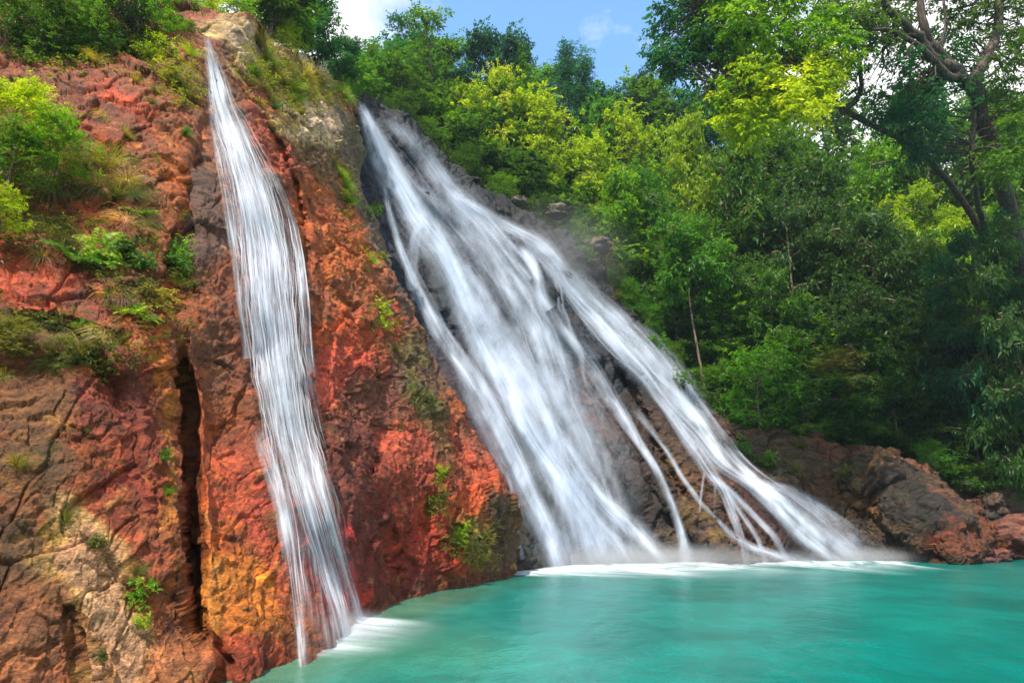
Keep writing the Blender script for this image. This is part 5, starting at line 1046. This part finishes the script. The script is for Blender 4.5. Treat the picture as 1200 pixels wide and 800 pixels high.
PLANTS = [
    ('dry', 72, 196, 66, 'straw', 'long straw-coloured grass hanging under the bright green bush at the left', None), ('dry', 60, 222, 52, 'pink', 'greyish dry grass hanging lowest under the bright green bush', None),
    ('grass', 100, 196, 54, 'olive', 'yellow-green grass cushion right beside the bright green bush', None), ('grass', 126, 198, 50, 'gold', 'straw yellow grass cushion in the middle of the red wall', None), ('dry', 150, 212, 50, 'straw', 'pale grass tuft at the right end of the grass ledge', None),
    ('grass', 136, 232, 46, 'olive', 'olive grass tuft under the pale tuft of the ledge', None), ('dry', 112, 222, 44, 'straw', 'pale dry grass hanging in the middle of the grass ledge', None), ('grass', 156, 232, 36, 'olive', 'olive grass tuft lowest at the right end of the ledge', None),
    ('dry', 146, 262, 48, 'pink', 'pinkish dry grass hanging in a bunch, upper of the two pink bunches', None), ('dry', 162, 258, 40, 'straw', 'pale straw grass next to the upper pink bunch', None), ('dry', 130, 346, 44, 'pink', 'pinkish dry grass arching from the wall, lower of the two pink bunches', None), ('dry', 142, 350, 34, 'pink', 'small pink dry tuft joined to the lower pink bunch', None),
    ('fern', 164, 252, 30, 'bright', 'bright green fern on top of the upper pink dry bunch', None), ('fern', 118, 292, 36, 'lime', 'yellow-green fern hanging over a dark hollow', None), ('fern', 122, 306, 30, 'bright', 'green fern just below the yellow-green hanging one', None), ('fern', 84, 304, 44, 'mid', 'long-leaved green fern left of the dark hollow', None),
    ('dry', 58, 268, 50, 'olive', 'brown-green dry tuft above the bare roots', None), ('dry', 72, 285, 44, 'olive', 'thin brown tuft among the bare roots', None), ('dry', 50, 300, 40, 'straw', 'bleached thin roots and grass on red rock', None),
    ('leafy', 150, 305, 30, 'dark', 'dark small-leaved plant right of the hanging fern', None), ('leafy', 165, 316, 26, 'mid', 'small-leaved green plant on brown rock below the upper pink bunch', None), ('fern', 96, 374, 22, 'bright', 'tiny bright fern above the dark hollow at lower left', None),
    ('fern', 156, 366, 26, 'lime', 'yellow-green fern left of a pair on the brown wall', None), ('fern', 168, 372, 28, 'bright', 'bright green fern lowest of the pair on the brown wall', None), ('leafy', 182, 362, 28, 'gold', 'golden leafy plant near the crack on the brown wall', None), ('leafy', 176, 345, 20, 'olive', 'small olive plant above the golden leafy one', None),
    ('leafy', 208, 310, 28, 'bright', 'bright green plant at the top of the dark crevice', None), ('leafy', 214, 322, 24, 'green', 'green plant touching the bright one above the crevice', None), ('grass', 206, 334, 22, 'gold', 'yellow grass directly under the bright plant above the crevice', None), ('leafy', 230, 338, 14, 'olive', 'tiny olive plant on purple rock right of the crevice top', None),
    ('dry', 98, 400, 40, 'olive', 'olive dry grass below the rock hollow', None), ('dry', 92, 420, 50, 'gold', 'yellowish thin grass hanging under the rock hollow', None), ('dry', 118, 396, 36, 'straw', 'thin straw grass right of the rock hollow', None), ('grass', 142, 402, 26, 'olive', 'small olive tuft on red rock below the golden plant', None), ('dry', 60, 430, 40, 'olive', 'dull tuft at the top of the grey rock', None), ('dry', 5, 440, 34, 'gold', 'yellow tuft at the left edge by the grey rock', None),
    ('leafy', 192, 540, 16, 'mid', 'small green plant on the rib left of the crevice', None), ('grass', 197, 578, 18, 'green', 'green tuft halfway down the left lip of the crevice', None), ('grass', 160, 672, 26, 'olive', 'olive grass in the crack beside the pale rock', None), ('leafy', 158, 702, 26, 'bright', 'bright green broad-leaved plant in the crack beside the pale rock', None), ('leafy', 164, 734, 14, 'lime', 'tiny yellow-green plant lowest beside the pale rock', None), ('leafy', 122, 772, 12, 'olive', 'tiny olive plant on the pale rock near the bottom edge', None),
    ('grass', 74, 612, 32, 'olive', 'olive moss-like tuft above the pale rock', None), ('leafy', 110, 642, 20, 'olive', 'small olive plant on the upper edge of the pale rock', None), ('grass', 20, 545, 26, 'gold', 'yellow-brown tuft on dark rock at the left edge', None),
    # rim and ridge grass
    ('grass', 82, 62, 36, 'lime', 'yellow tuft on the rim of the red rock at upper left', 'rim grass'), ('grass', 112, 74, 32, 'gold', 'golden tuft on the rim right of the yellow one', 'rim grass'), ('grass', 30, 44, 30, 'olive', 'olive tuft on the rim near the left edge', 'rim grass'), ('grass', 160, 98, 26, 'gold', 'golden tuft on brown rock under the rim bushes', 'rim grass'), ('grass', 182, 108, 22, 'olive', 'small olive tuft right under the bright rim bush', 'rim grass'),
    ('grass', 200, 92, 36, 'gold', 'golden grass below the light green rim bush', 'rim grass'), ('dry', 218, 84, 34, 'straw', 'straw grass left of the top of the narrow fall', 'rim grass'), ('grass', 222, 66, 34, 'lime', 'yellow-green grass touching the top of the narrow fall', 'rim grass'), ('dry', 208, 104, 30, 'olive', 'drooping olive grass on the buff ledge by the narrow fall', 'rim grass'),
    ('dry', 122, 138, 22, 'straw', 'small pale tuft on the red streaked rock', None), ('grass', 146, 158, 18, 'gold', 'little golden tuft on the red streaked rock', None), ('grass', 178, 122, 16, 'olive', 'tiny olive tuft high on the brown wall', None), ('leafy', 216, 158, 12, 'green', 'tiny green plant in a crack of the brown wall', None),
    ('grass', 302, 52, 34, 'gold', 'golden grass on the pale crest right of the narrow fall', 'ridge grass'), ('grass', 310, 72, 34, 'lime', 'bright yellow-green grass strip high on the ridge', 'ridge grass'), ('grass', 296, 88, 20, 'green', 'small green tuft on the pale rock below the crest', 'ridge grass'), ('grass', 322, 92, 34, 'gold', 'golden grass below the bright strip on the ridge', 'ridge grass'), ('grass', 334, 84, 32, 'olive', 'olive grass on the ridge crest', 'ridge grass'),
    ('grass', 338, 104, 32, 'lime', 'yellow-green grass hanging above the white rock', 'ridge grass'), ('grass', 346, 120, 24, 'bright', 'bright green strip running down the white rock', 'ridge grass'), ('grass', 356, 92, 32, 'gold', 'golden grass halfway along the ridge', 'ridge grass'), ('grass', 372, 100, 30, 'olive', 'olive grass on the ridge above the white rock', 'ridge grass'), ('grass', 390, 106, 28, 'lime', 'yellow-green grass near the end of the ridge', 'ridge grass'),
    ('grass', 402, 114, 26, 'bright', 'bright green grass clump beside the lip of the broad waterfall', 'ridge grass'), ('grass', 318, 118, 20, 'gold', 'small golden tuft on the rock nose right of the narrow fall', 'ridge grass'), ('grass', 324, 128, 18, 'green', 'small green tuft on the rock nose right of the narrow fall', 'ridge grass'), ('grass', 352, 134, 20, 'gold', 'golden tuft below the white rock', 'ridge grass'),
    ('grass', 398, 206, 22, 'lime', 'yellow-green tuft topmost in the mossy crack', 'crack plants'), ('grass', 403, 220, 24, 'bright', 'bright green tuft second in the mossy crack', 'crack plants'), ('grass', 408, 238, 22, 'green', 'green tuft lowest in the mossy crack', 'crack plants'), ('grass', 390, 192, 18, 'gold', 'golden tuft at the head of the mossy crack', 'crack plants'),
    ('leafy', 432, 252, 16, 'mid', 'small green plant on the purple rock by the broad fall', 'crack plants'), ('leafy', 440, 248, 12, 'olive', 'tiny olive plant on the purple rock by the broad fall', 'crack plants'), ('grass', 434, 308, 20, 'lime', 'yellow-green tuft on the orange wall', 'wall plants'), ('grass', 448, 302, 18, 'olive', 'olive tuft right of the yellow-green one on the orange wall', 'wall plants'),
    ('leafy', 449, 369, 18, 'lime', 'bright lime plant on the salmon rock, upper of two', 'wall plants'), ('leafy', 450, 384, 16, 'lime', 'bright lime plant on the salmon rock, lower of two', 'wall plants'), ('leafy', 436, 380, 12, 'olive', 'tiny olive plant left of the two lime plants', 'wall plants'), ('grass', 464, 410, 16, 'olive', 'olive tuft on dark rock below the lime plants', 'wall plants'),
    ('leafy', 514, 556, 12, 'lime', 'lime mossy plant on crimson rock, halfway down', 'wall plants'), ('leafy', 540, 632, 18, 'lime', 'lime mossy cushion near the foot of the red corner', 'wall plants'), ('leafy', 552, 640, 16, 'olive', 'olive mossy cushion beside the lime one at the red corner', 'wall plants'), ('leafy', 500, 470, 14, 'olive', 'small olive plant beside the spray on dark rock', 'wall plants'),
]
for r_ in PLANTS: rock_plant(*r_[:6], group=r_[6])
for (k_, x, y, s, t_, lb) in [('leafy', 868, 532, 18, 'green', 'small green plant on the bank right of the rushing stream'), ('leafy', 904, 548, 22, 'mid', 'green plant on the mossy bank below the large bush'), ('grass', 940, 524, 20, 'olive', 'olive tuft on the crest of the bank'), ('leafy', 1000, 520, 20, 'mid', 'green plant on the crest of the bank behind brown rock'), ('leafy', 930, 556, 14, 'olive', 'tiny olive plant on the mossy bank'), ('leafy', 990, 560, 14, 'olive', 'tiny olive plant on the right part of the bank'),
                             ('leafy', 800, 452, 20, 'mid', 'small green plant on the dark edge above the right stream'), ('leafy', 770, 412, 22, 'green', 'fresh plant on the dark edge beside the right stream'), ('grass', 724, 350, 20, 'olive', 'olive tuft on dark rock above the right stream'), ('leafy', 690, 300, 18, 'mid', 'small green plant on boulder by the upper right stream'), ('leafy', 650, 266, 18, 'dark', 'dark plant on the rock edge of the upper fall')]:
    rock_plant(k_, x, y, s, t_, lb, 'B')

# creeping moss, seedlings and dead stems knitted over the wet wall between the larger plants
rs = np.random.RandomState(21)
for (nm, tone, regs, lb) in (('creeper', (.060, .085, .018), [(60, 215, 75, 34, 110), (130, 300, 60, 70, 110), (40, 280, 50, 30, 40), (60, 400, 80, 26, 110), (110, 420, 50, 24, 70), (150, 360, 40, 26, 60), (70, 560, 50, 60, 50), (165, 700, 14, 50, 24), (205, 300, 12, 60, 24)], 'olive moss and creeping seedlings knitted over the left red wall'),
                             ('moss', (.110, .150, .020), [(310, 75, 22, 34, 120), (345, 105, 26, 20, 110), (385, 112, 26, 12, 70), (404, 220, 8, 34, 50), (345, 118, 6, 20, 30), (205, 90, 20, 24, 70), (110, 75, 60, 10, 60), (545, 635, 22, 22, 60), (515, 575, 8, 34, 24), (440, 300, 26, 14, 24), (450, 378, 16, 14, 20), (425, 150, 12, 30, 30), (485, 440, 14, 44, 30)], 'yellow-green moss and short grass on the ridge and along cracks of the red cliff')):
    tp_, ou_ = [], []
    for (cx, cy_, rx, ry, n) in regs:
        for _ in range(n):
            x, y = cx+rs.normal()*rx*.6, cy_+rs.normal()*ry*.6; p, nr = hit(x, y, 'A')
            if p is None or proj(p)[0] < -20: continue
            if fbm(p[None]*1.4+5, 3)[0] < -0.1: continue
            tp_.append(p+nr*0.01); ou_.append(nr+np.array([0, 0, .3]))
    tp_ = np.array(tp_); mb = MB(); sc = np.linalg.norm(tp_, axis=1); V0 = MB()
    for lo_, hi_ in ((0, 11), (11, 16), (16, 40)):
        m_ = (sc >= lo_) & (sc < hi_)
        if m_.sum(): leaf_cloud(mb, tp_[m_], np.array(ou_)[m_], rs, 5, 6, .0125*(lo_+8), .0042*(lo_+8), .38, .6, tone=np.clip(.5+.6*fbm(tp_[m_]*1.2, 3), 0, 1))
    o = link(nm, mb.mesh(nm, M_LEAF, False)); o.color = (*tone, 1); tag(o, lb, 'moss', kind='stuff')

# ------------------------------------------------------------------ boulders on the right shore and along the rock edge
def boulder(px, py, d, wpx, hpx, col, label, seed, name='boulder', zfix=None):
    c = W(px, py, d); dist = np.linalg.norm(c-np.array([0, 0, CAM_H])); rx = wpx/F*dist/2; rz = hpx/F*dist/2
    th = np.linspace(0, math.pi, 48)[:, None]; ph = np.linspace(0, 2*math.pi, 80)[None]; U = np.stack([np.sin(th)*np.cos(ph), np.sin(th)*np.sin(ph), np.cos(th)+0*ph], -1)
    f, e = facets(U*1.4+seed*3.7, 0.9); R = 1+0.22*f+0.12*fbm(U*1.3+seed, 3); R = R-0.05*(1-smoothstep(0, .1, e)); P = np.sign(U)*np.abs(U)**0.85*R[..., None]*np.array([rx, rx*0.8, rz]); P += 0.03*rx*fbm(P*3/rx+seed, 3)[..., None]*U
    t = fbm(P*2+seed, 4)[..., None]; cc = srgb(*col)*(1+0.35*t)
    o = link(name, mesh_np(name, P, grid_faces(48, 80), M_ROCKB, cols=np.clip(cc, 0.01, 1)), None, tuple(c)); return tag(o, label, 'boulder')
boulder(1180, 596, 33.4, 58, 30, (104, 82, 66), 'large flat-topped grey-brown boulder at the right edge', 1)
boulder(1150, 576, 34.2, 44, 20, (98, 84, 56), 'mossy olive boulder behind the flat-topped one', 2)
boulder(1138, 592, 33.4, 22, 12, (130, 78, 60), 'small reddish stone left of the flat-topped boulder', 3)
boulder(1158, 608, 32.6, 20, 14, (70, 62, 60), 'small dark stone in front of the flat-topped boulder', 4)
boulder(1192, 628, 31.4, 50, 34, (140, 86, 68), 'reddish boulder at the water line cut by the right edge', 5)
boulder(1168, 652, 29.2, 24, 14, (128, 74, 60), 'low reddish stone at the water line', 6)
boulder(1130, 650, 28.9, 36, 18, (140, 70, 54), 'rust red block at the foot of the bank', 7)
boulder(1155, 658, 28.0, 20, 9, (112, 72, 62), 'small wet stone in the water at the foot of the bank', 8)
boulder(653, 248, 38.6, 26, 14, (110, 100, 80), 'pale rounded boulder high at the edge of the upper fall', 9)
boulder(700, 288, 39, 34, 18, (112, 92, 70), 'buff boulder above the head of the right stream', 10)
boulder(608, 236, 38.8, 18, 10, (140, 126, 108), 'small pale stone over the upper fall', 11)

# ------------------------------------------------------------------ thin moist air
hz, t_, out_ = new_mat('haze'); pv = N(t_, 'ShaderNodeVolumePrincipled'); pv.inputs['Density'].default_value = 0.00035; pv.inputs['Color'].default_value = (.62, .85, 1, 1); pv.inputs['Anisotropy'].default_value = 0.2
t_.links.new(pv.outputs[0], out_.inputs['Volume'])
x0, x1, y0, y1, z0, z1 = -110, 140, -30, 160, -2.6, 85
hv = [(x, y, z) for x in (x0, x1) for y in (y0, y1) for z in (z0, z1)]
ho = link('haze', mesh_np('haze', hv, [[0, 1, 3, 2], [4, 6, 7, 5], [0, 4, 5, 1], [2, 3, 7, 6], [0, 2, 6, 4], [1, 5, 7, 3]], hz, False)); tag(ho, 'faint bluish spray and moist air hanging in the gorge', 'haze', kind='stuff')

# soft drifting spray where the water lands and beside the falls
def mist(name, c, r, dens, label, rz=0.0):
    m, t, out = new_mat(name); l = t.links.new
    tc = N(t, 'ShaderNodeTexCoord'); ln = N(t, 'ShaderNodeVectorMath', operation='LENGTH'); l(tc.outputs['Object'], ln.inputs[0])
    nz = N(t, 'ShaderNodeTexNoise'); nz.inputs['Scale'].default_value = 2.5; nz.inputs['Detail'].default_value = 3; l(tc.outputs['Object'], nz.inputs['Vector'])
    mr = N(t, 'ShaderNodeMapRange'); mr.interpolation_type = 'SMOOTHSTEP'; mr.inputs['From Min'].default_value = 1.0; mr.inputs['From Max'].default_value = 0.1; mr.inputs['To Max'].default_value = dens; l(ln.outputs['Value'], mr.inputs['Value'])
    m1 = N(t, 'ShaderNodeMath', operation='MULTIPLY'); l(mr.outputs[0], m1.inputs[0]); l(nz.outputs['Fac'], m1.inputs[1])
    pv = N(t, 'ShaderNodeVolumePrincipled'); pv.inputs['Color'].default_value = (.93, .96, 1, 1); l(m1.outputs[0], pv.inputs['Density']); l(pv.outputs[0], out.inputs['Volume'])
    th = np.linspace(0, math.pi, 17)[:, None]; ph = np.linspace(0, 2*math.pi, 25)[None]; U = np.stack([np.sin(th)*np.cos(ph), np.sin(th)*np.sin(ph), np.cos(th)+0*ph], -1)
    o = link('mist', mesh_np('mist', U, grid_faces(17, 25), m), None, c); o.scale = r; o.rotation_euler = (0, 0, rz); tag(o, label, 'mist', kind='stuff')
mist('spray', (5.2, 26.6, 0.15), (8.0, 2.2, 0.8), 0.9, 'white spray hanging over the foot of the broad waterfall', 0.1)
mist('spray', (14.2, 29.6, 0.1), (5.5, 2.0, 0.6), 0.9, 'white spray over the foot of the right stream', 0.0)
mist('spray', (-2.35, 10.8, 0.15), (0.8, 0.6, 0.3), 2.2, 'white spray at the foot of the narrow waterfall')
mist('spray', (2.6, 35.6, 16.0), (5.0, 2.2, 4.0), 0.13, 'thin bluish spray drifting beside the upper right edge of the broad waterfall')
